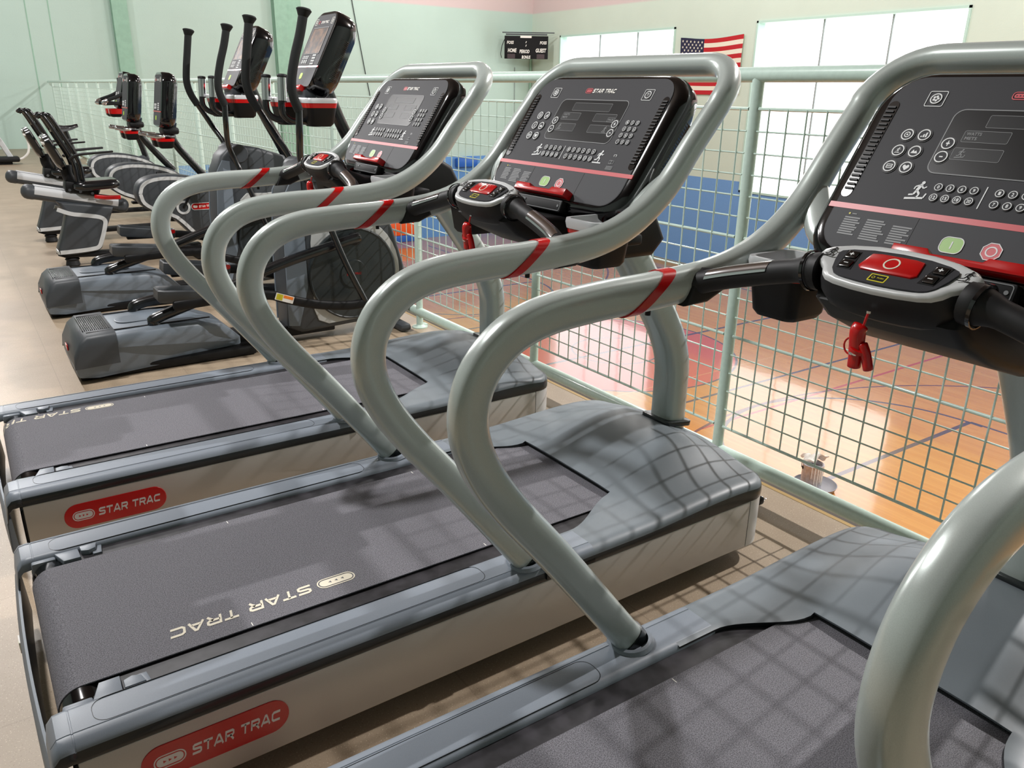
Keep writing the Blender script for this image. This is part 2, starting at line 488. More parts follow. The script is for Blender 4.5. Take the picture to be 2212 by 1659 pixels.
    # ---- belt guides
    for sy in (-1, 1):
        FZt = Fr((0, 0, 0), (1, 0, 0), (0, 1, 0))
        b = MB()
        b.add(FZt.prism([(0.140, sy * 0.338), (0.158, sy * 0.286), (0.200, sy * 0.286), (0.198, sy * 0.338)], 0.25, 0.279, 0.002))
        b.add(FZt.prism([(0.203, sy * 0.338), (0.204, sy * 0.312), (0.222, sy * 0.305), (0.24, sy * 0.312), (0.246, sy * 0.338)], 0.25, 0.283, 0.002))
        b.add(FZt.prism([(0.23, sy * 0.31), (0.232, sy * 0.295), (0.253, sy * 0.295), (0.258, sy * 0.338), (0.247, sy * 0.338)], 0.25, 0.273, 0.002))
        b.add(rbox((0.112, sy * 0.327, 0.25), (0.06, 0.02, 0.05), 0.006))
        b.build('belt_guide', 'plastic', root)
    # ---- motor hood
    nx = 46; xs = [1.30 + 0.9 * i / nx for i in range(nx + 1)]
    xs = [min(x, 2.1995) for x in xs]
    def ymax(x):
        return 0.457 if x < 2.11 else 0.367 + sqrt(max(0, 0.09 ** 2 - (x - 2.11) ** 2))
    def yin(x): return 0.336 - 0.1 * ss(1.42, 1.665, x)
    hd = MB()
    lipx = 1.664
    cxs = [lipx] + [x for x in xs if x > lipx + 0.005]
    def edge_drop(y, x):
        d = ymax(x) - abs(y); t = max(0.0, min(1.0, d / 0.035))
        fx = max(0.0, min(1.0, (2.2 - x) / 0.035))
        return -0.024 * (1 - sqrt(1 - (1 - t) ** 2)) - 0.024 * (1 - sqrt(1 - (1 - fx) ** 2))
    nt_ = 18
    for sy in (-1, 1):
        xx = [x for x in xs if x < lipx - 0.004] + cxs
        vs = []; fs = []; k = nt_ + 1
        for x in xx:
            a, c = yin(x), ymax(x)
            a = min(a, c)
            for j in range(k):
                t = j / nt_; t = 1 - (1 - t) ** 1.8
                y = a + (c - a) * t
                z = hood_h(x, y) + edge_drop(y, x)
                if x < lipx: z += -0.004 * (1 - min(1, (y - a) / 0.012)) * 1.0
                vs.append((x, sy * y, z))
        for i in range(len(xx) - 1):
            for j in range(nt_):
                a = i * k + j; fs.append((a, a + 1, a + 1 + k, a + k))
        hd.add((vs, fs), 0)
        # inner wall down to the deck
        vs = []; fs = []
        ix = [x for x in xs if x < lipx - 0.004] + [lipx]
        for x in ix:
            y = yin(x); vs.append((x, sy * y, hood_h(x, y) - 0.004 if x < lipx else hood_h(x, y))); vs.append((x, sy * y, 0.25))
        for i in range(len(ix) - 1): fs.append((2 * i, 2 * i + 1, 2 * i + 3, 2 * i + 2))
        hd.add((vs, fs), 1)
        # outer skirt, coloured dark for the shade its rounding reflects
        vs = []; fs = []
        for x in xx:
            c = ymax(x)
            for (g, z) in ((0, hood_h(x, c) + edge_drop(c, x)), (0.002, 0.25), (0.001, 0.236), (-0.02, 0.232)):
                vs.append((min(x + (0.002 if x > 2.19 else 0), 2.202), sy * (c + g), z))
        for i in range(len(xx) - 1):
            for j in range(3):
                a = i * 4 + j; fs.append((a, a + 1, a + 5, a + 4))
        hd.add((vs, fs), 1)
    cy = [-0.236 + 0.472 * j / 16 for j in range(17)]
    vs = []; fs = []
    for x in cxs:
        for y in cy: vs.append((x, y, hood_h(x, y) + edge_drop(y, x)))
    for i in range(len(cxs) - 1):
        for j in range(16):
            a = i * 17 + j; fs.append((a, a + 1, a + 18, a + 17))
    hd.add((vs, fs), 0)
    vs = []; fs = []
    for y in cy: vs += [(lipx, y, hood_h(lipx, y)), (lipx + 0.002, y, hood_h(lipx, y) - 0.006), (lipx + 0.02, y, 0.278)]
    for j in range(16):
        fs.append((3 * j, 3 * j + 1, 3 * j + 4, 3 * j + 3)); 
    hd.add((vs, fs), 0)
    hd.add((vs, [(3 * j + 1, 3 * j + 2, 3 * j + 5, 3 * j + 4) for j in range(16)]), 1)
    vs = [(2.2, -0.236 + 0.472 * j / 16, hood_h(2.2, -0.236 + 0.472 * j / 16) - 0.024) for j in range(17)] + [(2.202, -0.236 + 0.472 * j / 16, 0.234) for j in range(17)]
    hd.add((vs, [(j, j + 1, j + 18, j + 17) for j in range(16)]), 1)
    # full-width nose
    yy = [-0.37 + 0.74 * j / 24 for j in range(25)]
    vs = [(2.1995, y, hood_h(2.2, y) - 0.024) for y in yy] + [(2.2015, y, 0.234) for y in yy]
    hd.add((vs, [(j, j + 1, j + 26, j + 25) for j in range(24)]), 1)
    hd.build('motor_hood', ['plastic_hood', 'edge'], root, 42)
    # ---- central column
    pth = smooth([(2.148, 0, 0.32), (2.148, 0, 0.47), (2.143, 0, 0.59), (2.108, 0, 0.69), (2.045, 0, 0.795), (1.965, 0, 0.91), (1.885, 0, 1.02), (1.80, 0, 1.12)], 5)
    b = MB(); b.add(sweep(pth, sup(0.052, 0.055, 20, 3.6), (1, 0, 0)))
    b.build('column', 'silver_paint', root)
    b = MB(); b.add(Fr((2.142, 0, 0.368), (1, 0, -0.16), (0, 1, 0)).prism(rrect(0.068, 0.07, 0.02, 4), -0.014, 0.005, 0.002))
    b.build('column_collar', 'edge', root)
    # ---- handrail hoop
    hp = rail_path(); n = len(hp)
    def hprof(i, t):
        k = ss(0.30, 0.40, min(t, 1 - t))
        return sup(0.0375 - 0.005 * k, 0.0275 + 0.002 * k, 24, 3.0 - 0.9 * k)
    b = MB(); b.add(sweep(hp, hprof, (0.73, 0, 0.684)))
    b.build('handrail', 'silver_paint', root)
    zr = lambda x: 1.1265 + max(0, x - 1.0) * 0.02
    for sy in (-1, 1):
        # red band, slanted round the rail
        vs = []; fs = []; pr = sup(0.0405, 0.0305, 32, 3.0)
        for w in (-0.0165, 0.0165):
            for sc in (0.9, 1.0):
                for a, c in pr:
                    x = 1.178 + a * 1.25 + w
                    vs.append((x, sy * 0.413 + c * sc, zr(x) + a * sc))
        k = 32
        for j in range(k):
            q = (j + 1) % k
            fs += [(k + j, k + q, 3 * k + q, 3 * k + j), (j, q, k + q, k + j), (2 * k + j, 3 * k + j, 3 * k + q, 2 * k + q)]
        b = MB(); b.add((vs, fs)); b.build('grip_band', 'red', root)
        # foot socket
        b = MB()
        d = Vector((-0.606, 0, 0.795)); base = Vector((1.222, sy * 0.413, 0.275))
        b.add(sweep([base - d * 0.02, base + d * 0.035], sup(0.041, 0.031, 24, 2.6), (0.795, 0, 0.606)), 0)
        b.add(lathe([(0.03, 0.0), (0.052, 0.0), (0.056, 0.003), (0.05, 0.012), (0.042, 0.014)], 28, (1.21, sy * 0.408, 0.2835), (-0.12, 0, 1)), 1)
        b.add(rbox((1.245, sy * 0.452, 0.2645), (0.0025, 0.024, 0.044), 0), 0)
        b.build('handrail_socket', ['edge', 'plastic'], root)
        # screw under the rail
        b = MB(); b.add(cyl((1.19, sy * 0.413, 1.082), (1.19, sy * 0.413, 1.098), 0.006, 12)); b.build('rail_screw', 'black', root)
        # arm between rail and console
        b = MB()
        b.add(sweep(smooth([(1.655, sy * 0.405, 1.30), (1.63, sy * 0.37, 1.262), (1.60, sy * 0.33, 1.222), (1.60, sy * 0.28, 1.20)], 4), lambda i, t: sup(0.035 - 0.012 * t, 0.016, 14, 2.6), (0.66, 0, 0.75)))
        b.build('console_bracket', 'silver_paint', root)
    # ---- console
    sh = MB()
    ol = lambda du, dv: rrect(0.333 + du, 0.222 + dv, 0.095, 8, 0, 0.095)
    sh.add(CF.loft([(ol(-0.03, -0.03), 0.004), (ol(-0.012, -0.012), 0.003), (ol(0.002, 0.002), -0.008), (ol(0.009, 0.008), -0.03), (ol(0.007, 0.006), -0.065), (ol(-0.02, -0.02), -0.10), (ol(-0.05, -0.05), -0.112)]))
    for sgn in (-1, 1):
        for i in range(24):
            v = 0.005 + 0.2 * i / 23
            sh.add(rbox((0, 0, 0), (0.010, 0.0042, 0.04), 0.001, 1), 0, Matrix.Translation(CF.p(sgn * 0.336, v, -0.062)) @ Matrix((CF.U, CF.V, CF.N)).transposed().to_4x4())
    shell = sh.build('console_shell', 'gloss', root, 40)
    fc = MB()
    face = rrect(0.305, 0.199, 0.062, 8, 0, 0.101)
    fc.add(CF.prism(face, 0.002, 0.0055), 0)
    # lower, slightly lighter field
    low = [p for p in rrect(0.303, 0.095, 0.06, 8, 0, -0.001)]
    low = [(u, min(v, -0.006)) for u, v in low]
    dd = []
    for p in low:
        if not dd or (Vector(p) - Vector(dd[-1])).length > 1e-5: dd.append(p)
    fc.add(CF.prism(dd, 0.0054, 0.0058), 1)
    faceo = fc.build('faceplate', ['face', 'face_low'], root, 40)
    n0 = 0.0062
    b = MB(); b.add(CF.prism([(-0.318, -0.0065), (0.318, -0.0065), (0.318, 0.0055), (-0.318, 0.0055)], 0.003, n0)); b.build('accent_stripe', 'stripe', root)
    # print on the faceplate
    pr_ = MB()
    W_, D_, DK = 0, 1, 2
    for k, (u0, wd) in enumerate(((-0.268, 0.042), (-0.218, 0.05), (-0.16, 0.04))):
        rows = 9 if k else 8
        for i in range(rows):
            if k == 2 and i < 1: continue
            ww = wd * (0.72 + 0.28 * random.random())
            pr_.add(CF.prism([(u0, -0.027 - i * 0.0052), (u0 + ww, -0.027 - i * 0.0052), (u0 + ww, -0.0238 - i * 0.0052), (u0, -0.0238 - i * 0.0052)], n0, n0 + 0.0002), D_)
    pr_.add(CF.prism(circle(0.0022, 8, -0.262, -0.0165), n0, n0 + 0.0002), 3)
    pr_.add(CF.prism([(-0.256, -0.0175), (-0.246, -0.0175), (-0.246, -0.0155), (-0.256, -0.0155)], n0, n0 + 0.0002), D_)
    for u in (-0.118, 0.122): pr_.add(CF.prism([(u, -0.093), (u + 0.0009, -0.093), (u + 0.0009, -0.008), (u, -0.008)], n0, n0 + 0.0002), DK)
    pr_.add(CF.prism([(-0.0262, 0.026), (-0.0242, 0.026), (-0.0242, 0.071), (-0.0262, 0.071)], n0, n0 + 0.0002), W_)
    pr_.add(stick_runner(CF, -0.149, 0.049, 0.042, n0 + 0.0003, True), W_)
    pr_.add(stick_runner(CF, 0.147, 0.047, 0.042, n0 + 0.0003), W_)
    # device label block
    for i in range(3):
        pr_.add(CF.outline(rrect(0.006, 0.005, 0.001, 1, 0.203 + 0.008 * (i % 2), 0.034 + 0.001 * i), 0.001, n0, n0 + 0.0002), D_)
    for i in range(3): pr_.add(CF.prism([(0.195, 0.02 - i * 0.004), (0.222, 0.02 - i * 0.004), (0.222, 0.022 - i * 0.004), (0.195, 0.022 - i * 0.004)], n0, n0 + 0.0002), D_)
    pr_.add(CF.map(text('(*)', 0.012, 0.008, 0, 0.02, 0.21, 0.056), n0 + 0.0003), W_)
    pr_.build('printed_legends', ['ink', 'ink_dim', 'black', 'yellow'], faceo)
    lg = MB()
    lg.add(CF.outline(rrect(0.0155, 0.0085, 0.0065, 5, -0.052, 0.259), 0.0018, n0, n0 + 0.0003), 1)
    lg.add(CF.prism(rrect(0.0115, 0.0045, 0.004, 5, -0.052, 0.259), n0, n0 + 0.0003), 1)
    for k in (-1, 0, 1): lg.add(CF.prism([(-0.0545 + k * 0.006, 0.2608), (-0.0545 + k * 0.006, 0.2572), (-0.051 + k * 0.006, 0.259)], n0 + 0.0003, n0 + 0.0005), 2)
    lg.add(CF.map(wide('STAR TRAC', 0.104, 0.0135, 0.3, 0.018, 0.259), n0 + 0.0004), 0)
    lg.build('brand_mark', ['white', 'stopred', 'face'], faceo)
    # display
    dp = MB()
    dpoly = rrect(0.156, 0.0705, 0.02, 6, 0, 0.1585)
    dp.add(CF.prism(dpoly, 0.005, n0), 0); dp.add(CF.outline(dpoly, 0.0022, n0, n0 + 0.0004), 1)
    disp = dp.build('display', ['screen', 'ink_dim'], faceo, 40)
    for (u0, u1, v0, v1) in ((-0.086, 0.088, 0.190, 0.217), (-0.118, -0.032, 0.158, 0.183), (0.035, 0.131, 0.157, 0.183), (-0.122, -0.03, 0.120, 0.146), (0.035, 0.131, 0.120, 0.146)):
        q = MB(); poly = rrect((u1 - u0) / 2, (v1 - v0) / 2, 0.003, 2, (u0 + u1) / 2, (v0 + v1) / 2)
        q.add(CF.prism(poly, n0, n0 + 0.0003), 0); q.add(CF.outline(poly, 0.0009, n0, n0 + 0.0006), 1)
        if u0 == -0.118:
            q.add(CF.map(text('WATTS', 0.028, 0.0065, 0, 0.02, -0.099, 0.1762), n0 + 0.0006), 1); q.add(CF.map(text('METS', 0.023, 0.0065, 0, 0.02, -0.1015, 0.1665), n0 + 0.0006), 1)
        if u0 == 0.035 and v1 > 0.15: q.add(CF.map(text('PACE', 0.022, 0.006, 0, 0.02, 0.113, 0.165), n0 + 0.0006), 1); q.add(CF.outline(rrect(0.015, 0.007, 0.001, 1, 0.113, 0.165), 0.0008, n0, n0 + 0.0006), 1)
        if u0 == -0.122: q.add(stick_runner(CF, -0.105, 0.1335, 0.02, n0 + 0.0007, True), 1)
        if u0 == 0.035 and v1 < 0.15: q.add(stick_runner(CF, 0.108, 0.1335, 0.02, n0 + 0.0007), 1)
        q.build('display_window', ['lcd', 'ink_dim'], faceo)
    # keys
    def key(u, v, r, glyph=None, kind='round', w=None, h=None):
        q = MB()
        q.add(CF.prism(circle(r * 1.22, 18, u, v), n0 - 0.001, n0 + 0.0006), 1)
        q.add(CF.prism(circle(r * 0.98, 18, u, v), n0, n0 + 0.002, 0.0004, 1), 2)
        q.add(CF.outline(circle(r * 0.98, 18, u, v), r * 0.17, n0, n0 + 0.0024), 0)
        if glyph == 'bars':
            for i in range(3): q.add(CF.prism([(u - r * 0.5 + i * r * 0.36, v - r * 0.4), (u - r * 0.25 + i * r * 0.36, v - r * 0.4), (u - r * 0.25 + i * r * 0.36, v - r * 0.15 + i * r * 0.3), (u - r * 0.5 + i * r * 0.36, v - r * 0.25 + i * r * 0.3)], n0 + 0.002, n0 + 0.0024), 0)
        elif glyph == 'heart':
            P = [(0, -0.55), (0.5, 0.0), (0.5, 0.3), (0.28, 0.45), (0, 0.22), (-0.28, 0.45), (-0.5, 0.3), (-0.5, 0.0)]
            q.add(CF.prism([(u + a * r, v + c * r) for a, c in P], n0 + 0.002, n0 + 0.0024), 0)
        elif glyph == 'target':
            q.add(CF.outline(circle(r * 0.5, 14, u, v), r * 0.14, n0 + 0.002, n0 + 0.0024), 0); q.add(CF.prism(circle(r * 0.16, 8, u, v), n0 + 0.002, n0 + 0.0024), 0)
        elif glyph == 'hill':
            q.add(CF.prism([(u - r * 0.55, v - r * 0.35), (u + r * 0.55, v - r * 0.35), (u + r * 0.25, v + r * 0.15), (u, v - r * 0.1), (u - r * 0.2, v + r * 0.3)], n0 + 0.002, n0 + 0.0024), 0)
        elif glyph == 'run':
            q.add(stick_runner(CF, u, v, r * 1.0, n0 + 0.0024), 0)
        elif glyph == 'pulse':
            q.add(CF.outline(rrect(r * 0.5, r * 0.36, r * 0.05, 1, u, v), r * 0.12, n0 + 0.002, n0 + 0.0024), 0); q.add(CF.prism([(u - r * 0.4, v - r * 0.06), (u + r * 0.4, v - r * 0.06), (u + r * 0.4, v + r * 0.06), (u - r * 0.4, v + r * 0.06)], n0 + 0.002, n0 + 0.0024), 0)
        elif glyph:
            wd = r * (0.55 if len(glyph) == 1 else 1.0)
            q.add(CF.map(text(glyph, wd, r * (0.9 if glyph not in '-' else 0.2), 0, 0.03, u, v), n0 + 0.0024), 0)
        q.build('key', ['ink', 'black', 'face'], faceo)
    for (u, v, g) in ((-0.228, 0.167, 'target'), (-0.193, 0.168, 'bars'), (-0.230, 0.131, 'run'), (-0.195, 0.131, 'hill'), (-0.231, 0.095, 'pulse'), (-0.196, 0.095, 'heart')): key(u, v, 0.0128, g)
    for (u, v, g) in ((-0.138, 0.1525, '+'), (-0.138, 0.1235, '-'), (0.141, 0.1515, '+'), (0.141, 0.1225, '-')): key(u, v, 0.0128, g)
    for i, g in enumerate(('0', '3', '6', '9', '12', '15', '18', '20')): key(-0.112 + 0.0224 * (i % 4), 0.060 if i < 4 else 0.038, 0.0078, g)
    for i in range(12): key(0.0005 + 0.0228 * (i % 6), 0.060 if i < 6 else 0.037, 0.0078, str(i + 1))
    for i, g in enumerate('123456789*0#'): key(0.190 + 0.0205 * (i % 3), 0.159 - 0.0203 * (i // 3), 0.0068, g)
    for (u, v, g) in ((-0.209, 0.250, 'fan'), (0.212, 0.248, 'link')):
        q = MB(); q.add(CF.outline(rrect(0.019, 0.0175, 0.004, 3, u, v), 0.0014, n0, n0 + 0.0006), 0)
        q.add(CF.outline(circle(0.0118, 20, u, v), 0.0022, n0, n0 + 0.0016), 0); q.add(CF.prism(circle(0.0096, 18, u, v), n0, n0 + 0.001), 1)
        if g == 'fan':
            for k in range(5):
                a = 2 * PI * k / 5; q.add(CF.prism(circle(0.0026, 8, u + 0.0045 * cos(a), v + 0.0045 * sin(a)), n0 + 0.001, n0 + 0.0016), 0)
        else:
            q.add(CF.map(text('*', 0.008, 0.011, 0, 0.02, u, v), n0 + 0.0016), 0)
        q.build('key', ['ink', 'black'], faceo)
    for sgn in (-1, 1):
        q = MB(); a = Vector((sgn * 0.291, 0.232)); c = Vector((sgn * 0.294, 0.03))
        sl = []
        for i in range(9): t = PI * i / 8; sl.append((a.x + 0.0115 * cos(t), a.y + 0.0115 * sin(t)))
        for i in range(9): t = PI + PI * i / 8; sl.append((c.x + 0.0115 * cos(t), c.y + 0.0115 * sin(t)))
        q.add(CF.prism(sl, 0.0045, n0 + 0.0005, 0), 0)
        for i in range(20): 
            v = 0.036 + 0.19 * i / 19; q.add(CF.prism([(sgn * 0.2925 - 0.009, v), (sgn * 0.2925 + 0.009, v), (sgn * 0.2925 + 0.009, v + 0.004), (sgn * 0.2925 - 0.009, v + 0.004)], n0, n0 + 0.003), 1)
        q.build('fan_slot', ['gloss', 'black'], faceo)
    q = MB(); q.add(CF.prism(rrect(0.0215, 0.0165, 0.0125, 6, -0.035, -0.051), n0, n0 + 0.0006), 0); q.add(CF.outline(rrect(0.0215, 0.0165, 0.0125, 6, -0.035, -0.051), 0.0016, n0, n0 + 0.001), 1)
    q.add(CF.prism([(-0.0362, -0.0585), (-0.0338, -0.0585), (-0.0338, -0.0435), (-0.0362, -0.0435)], n0, n0 + 0.001), 1); q.build('start_key', ['green', 'ink'], faceo)
    q = MB(); oc = [(0.0365 + 0.0185 * cos(PI / 8 + k * PI / 4), -0.0515 + 0.0185 * sin(PI / 8 + k * PI / 4)) for k in range(8)]
    q.add(CF.prism(oc, n0, n0 + 0.0006), 0); q.add(CF.outline(oc, 0.0016, n0, n0 + 0.001), 1); q.add(CF.outline(circle(0.0102, 20, 0.0365, -0.0515), 0.0024, n0, n0 + 0.001), 1); q.build('stop_key', ['stopred', 'ink'], faceo)
    # ---- tray clip and device slot under the faceplate
    b = MB()
    TF = Fr((1.532, 0, 1.228), (0, -1, 0), (0.55, 0, 0.83))
    tp = [(-0.122, -0.011), (0.122, -0.011), (0.122, 0.012), (0.055, 0.012), (0.047, 0.003), (-0.047, 0.003), (-0.055, 0.012), (-0.122, 0.012)]
    b.add(TF.prism(tp, -0.02, 0.014, 0.004)); b.build('tray_clip', 'red', root)
    b = MB()
    SFm = Fr((1.522, 0, 1.193), (0, -1, 0), (0.35, 0, 0.93))
    b.add(SFm.prism(rrect(0.112, 0.017, 0.004, 2, 0, 0), -0.03, 0.004, 0.002), 0); b.add(SFm.outline(rrect(0.108, 0.0145, 0.006, 4, 0, 0), 0.0018, 0.004, 0.005), 1)
    b.add(SFm.prism(circle(0.004, 10, 0.098, 0), 0.004, 0.0055), 1); b.add(SFm.prism(rrect(0.008, 0.003, 0.001, 1, -0.07, 0.004), 0.004, 0.0055), 1)
    b.build('device_slot', ['black', 'ink_dim'], root)
    # ---- neck linking pod, console and column
    b = MB()
    nk = [(1.315, 1.165), (1.36, 1.125), (1.47, 1.075), (1.6, 1.035), (1.76, 1.02), (1.88, 1.02), (1.93, 1.07), (1.86, 1.2), (1.74, 1.27), (1.62, 1.22), (1.54, 1.165), (1.46, 1.17), (1.39, 1.205), (1.34, 1.205)]
    b.add(XZ.prism(nk, -0.135, 0.135, 0.02, 3)); b.build('console_neck', 'black', root, 40)
    # ---- pod
    h = [(0, 0.05), (0.05, 0.048), (0.095, 0.040), (0.128, 0.028), (0.139, 0.018), (0.141, 0.006), (0.133, -0.008), (0.121, -0.018), (0.113, -0.024), (0.106, -0.036), (0.094, -0.046), (0.075, -0.0515), (0.04, -0.0555), (0, -0.057)]
    pod = h + [(-u, v) for u, v in reversed(h[1:-1])]
    sc = lambda P, a, c=0, q=1.0: [(u * a, v * a * q + c) for u, v in P]
    b = MB()
    b.add(PF.loft([(sc(pod, 1.0), 0.0), (sc(pod, 1.05), -0.01), (sc(pod, 1.08), -0.03), (sc(pod, 1.02), -0.055), (sc(pod, 0.85, 0.004), -0.073), (sc(pod, 0.55, 0.01), -0.082)]))
    podo = b.build('control_pod', 'rubber', root, 50)
    hi = [(0, 0.036), (0.05, 0.0335), (0.085, 0.027), (0.102, 0.020), (0.105, 0.013), (0.100, -0.006), (0.092, -0.026), (0.083, -0.036), (0.07, -0.0405), (0.035, -0.0435), (0, -0.0445)]
    innr = hi + [(-u, v) for u, v in reversed(hi[1:-1])]
    b = MB(); b.add(PF.loft([(sc(pod, 1.012), -0.004), (sc(pod, 1.0), 0.004), (sc(pod, 0.97), 0.008), (sc(pod, 0.90), 0.009), (sc(pod, 0.8), 0.006)]))
    b.build('pod_bezel', 'steel_band', podo, 60)
    b = MB(); b.add(PF.prism(innr, 0.004, 0.0098)); b.build('pod_panel', 'face', podo)
    b = MB(); b.add(PF.loft([(inset([(-0.046, 0.0225), (-0.052, -0.0105), (-0.044, -0.0175), (0.044, -0.0175), (0.052, -0.0105), (0.046, 0.0225), (0.03, 0.0255), (-0.03, 0.0255)][::-1], d), n) for d, n in ((0, 0.009), (0.0005, 0.0125), (0.003, 0.014))]), 0)
    b.add(PF.outline(circle(0.0135, 24, 0, 0.004), 0.0026, 0.0138, 0.0146), 1)
    b.build('emergency_stop_button', ['red', 'cream'], podo)
    b = MB(); b.add(PF.prism(rrect(0.0155, 0.0088, 0.002, 2, -0.004, -0.030), 0.0095, 0.0102), 0); b.add(PF.prism(rrect(0.0132, 0.0066, 0.001, 2, -0.004, -0.030), 0.0102, 0.0105), 1)
    b.add(PF.outline(circle(0.003, 10, -0.0115, -0.030), 0.0008, 0.0105, 0.0108), 0); b.add(PF.map(text('PUSH', 0.011, 0.003, 0, 0.02, 0.001, -0.03), 0.0108), 0)
    b.build('reset_sticker', ['yellow', 'black'], podo)
    for sgn in (-1, 1):
        sk = lambda v: -0.006 * v / 0.02 * sgn
        poly = [(sgn * 0.076 - 0.0135 - sgn * 0.004, -0.0235), (sgn * 0.076 + 0.0135 - sgn * 0.004, -0.0235), (sgn * 0.076 + 0.0135 + sgn * 0.004, 0.0235), (sgn * 0.076 - 0.0135 + sgn * 0.004, 0.0235)]
        b = MB(); b.add(PF.prism(poly, 0.009, 0.0105, 0.001, 1), 0)
        for (v0, g, du) in ((0.0115, '+', 0.002), (-0.0115, '-', -0.002)):
            b.add(PF.prism(rrect(0.0105, 0.009, 0.003, 3, sgn * (0.076 + du), v0), 0.0095, 0.0135, 0.0025, 2), 1)
            b.add(PF.map(text(g, 0.008, 0.008 if g == '+' else 0.0018, 0, 0.03, sgn * (0.076 + du), v0), 0.0138), 2)
        b.build('rocker_switch', ['black', 'gloss', 'ink'], podo)
    b = MB(); b.add(stick_runner(PF, -0.119, 0.012, 0.026, 0.0102, True)); b.add(stick_runner(PF, 0.119, 0.012, 0.026, 0.0102)); b.build('bezel_icons', 'black', podo)
    # ---- side grips
    for sgn in (-1, 1):
        gp = smooth([(1.334, sgn * 0.128, 1.208), (1.333, sgn * 0.16, 1.205), (1.332, sgn * 0.20, 1.196), (1.330, sgn * 0.26, 1.180), (1.322, sgn * 0.33, 1.160), (1.306, sgn * 0.385, 1.142), (1.296, sgn * 0.408, 1.136)], 5)
        b = MB()
        b.add(sweep(gp, lambda i, t: sup(0.034 - 0.0115 * ss(0.05, 0.28, t) + 0.004 * ss(0.75, 0.95, t), 0.034 - 0.0115 * ss(0.05, 0.28, t) + 0.004 * ss(0.75, 0.95, t), 20), (0, 0, 1)), 0)
        go = b.build('side_grip', 'rubber', root, 50)
        b = MB(); b.add(lathe([(0.034, -0.003), (0.0365, -0.003), (0.0365, 0.003), (0.034, 0.003)], 24, (1.333, sgn * 0.150, 1.206), (0, 1, -0.15 * sgn))); b.build('grip_ring', 'gloss', go)
        # pulse plate wraps the top of the grip
        i0, i1 = 13, 23; vs = []; fs = []
        seg = [gp[i] for i in range(i0, i1 + 1)]
        for p in seg:
            for a in [math.radians(-50 + 100 * q / 8) for q in range(9)]:
                vs.append(p + Vector((-sin(a + 0.5) * 0.0238, 0, cos(a + 0.5) * 0.0238)))
        for i in range(len(seg) - 1):
            for j in range(8):
                a = i * 9 + j; fs.append((a, a + 1, a + 10, a + 9))
        b = MB(); b.add((vs, fs)); pl = b.build('pulse_plate', 'chrome', go, 60)
        # bracket hugging the rail
        b = MB()
        bp = [(1.262, 1.096), (1.325, 1.098), (1.372, 1.118), (1.352, 1.165), (1.312, 1.17), (1.288, 1.158)]
        b.add(Fr((0, sgn * 0.405, 0), (1, 0, 0), (0, 0, 1)).prism(bp, -0.028, 0.028, 0.01, 3)); b.build('grip_bracket', 'rubber', go, 50)
    # ---- cup holders
    for sgn in (-1, 1):
        cx_, cy_ = 1.495, sgn * 0.312
        FZc = Fr((cx_, cy_, 0), (1, 0, 0), (0, 1, 0))
        b = MB()
        b.add(FZc.loft([(rrect(0.050, 0.048, 0.02, 5), 1.064), (rrect(0.058, 0.055, 0.022, 5), 1.075), (rrect(0.068, 0.064, 0.025, 5), 1.15), (rrect(0.062, 0.058, 0.022, 5), 1.152), (rrect(0.052, 0.05, 0.02, 5), 1.08)], True))
        cup = b.build('cup_holder', 'black', root, 50)
        b = MB(); b.add(FZc.loft([(rrect(0.068, 0.065, 0.025, 5), 1.150), (rrect(0.0695, 0.066, 0.025, 5), 1.162), (rrect(0.058, 0.054, 0.02, 5), 1.162), (rrect(0.058, 0.054, 0.02, 5), 1.15)], False)); b.build('cup_liner', 'red', cup)
        b = MB(); b.add(FZc.loft([(rrect(0.071, 0.068, 0.026, 5), 1.162), (rrect(0.074, 0.071, 0.028, 5), 1.178), (rrect(0.072, 0.069, 0.026, 5), 1.188), (rrect(0.063, 0.060, 0.022, 5), 1.188), (rrect(0.058, 0.055, 0.02, 5), 1.168), (rrect(0.054, 0.051, 0.02, 5), 1.10)], False)); b.build('cup_rim', 'alu_light', cup, 50)
        b = MB(); b.add(rbox((1.60, sgn * 0.24, 1.12), (0.10, 0.16, 0.03), 0.008)); b.build('cup_arm', 'black', cup)
    # ---- badges
    for sgn in (-1, 1):
        BF = Fr((0.3535, sgn * 0.4572, 0.158), (-sgn, 0, 0), (0, 0, 1))
        b = MB(); b.add(BF.prism(rrect(0.158, 0.0435, 0.042, 8), -0.001, 0.002, 0.0008, 1))
        bo = b.build('badge', 'red_plate', root, 40)
        b = MB(); pill(b, BF, -0.101, 0, 0.033, 0.0175, 0.0021, 0, 1); b.add(BF.map(wide('STAR TRAC', 0.196, 0.0275, 0.25, 0.041, 0), 0.0023), 0)
        b.build('badge_lettering', ['alu_light', 'red_plate'], bo)
    return root

def belt_logo(parent, x_start, y0):
    """cream lettering running along the belt, bending over the rear roller; x_start = pill end"""
    R = 0.0525; cx, cz = 0.126, 0.2235
    F = Fr((0, 0, 0), (1, 0, 0), (0, 1, 0))
    def lay(t, name):
        vs = []
        for (u, v, n) in t.v:
            x = x_start - u; y = y0 - v; n += 0.0006
            if x >= cx: vs.append((x, y, cz + R + n))
            else:
                a = (cx - x) / R; vs.append((cx - (R + n) * sin(a), y, cz + (R + n) * cos(a)))
        t.v = vs; t.build(name, ['cream', 'belt'], parent, 60)
    t = MB(); pill(t, F, 0.052, 0, 0.052, 0.0215, 0.0, 0, 1); lay(t, 'belt_emblem')
    t = MB(); t.add(F.map(wide('STAR TRAC', 0.355, 0.036, 0.25, 0.118, 0, 'L'), 0.0003), 0); lay(t, 'belt_lettering')

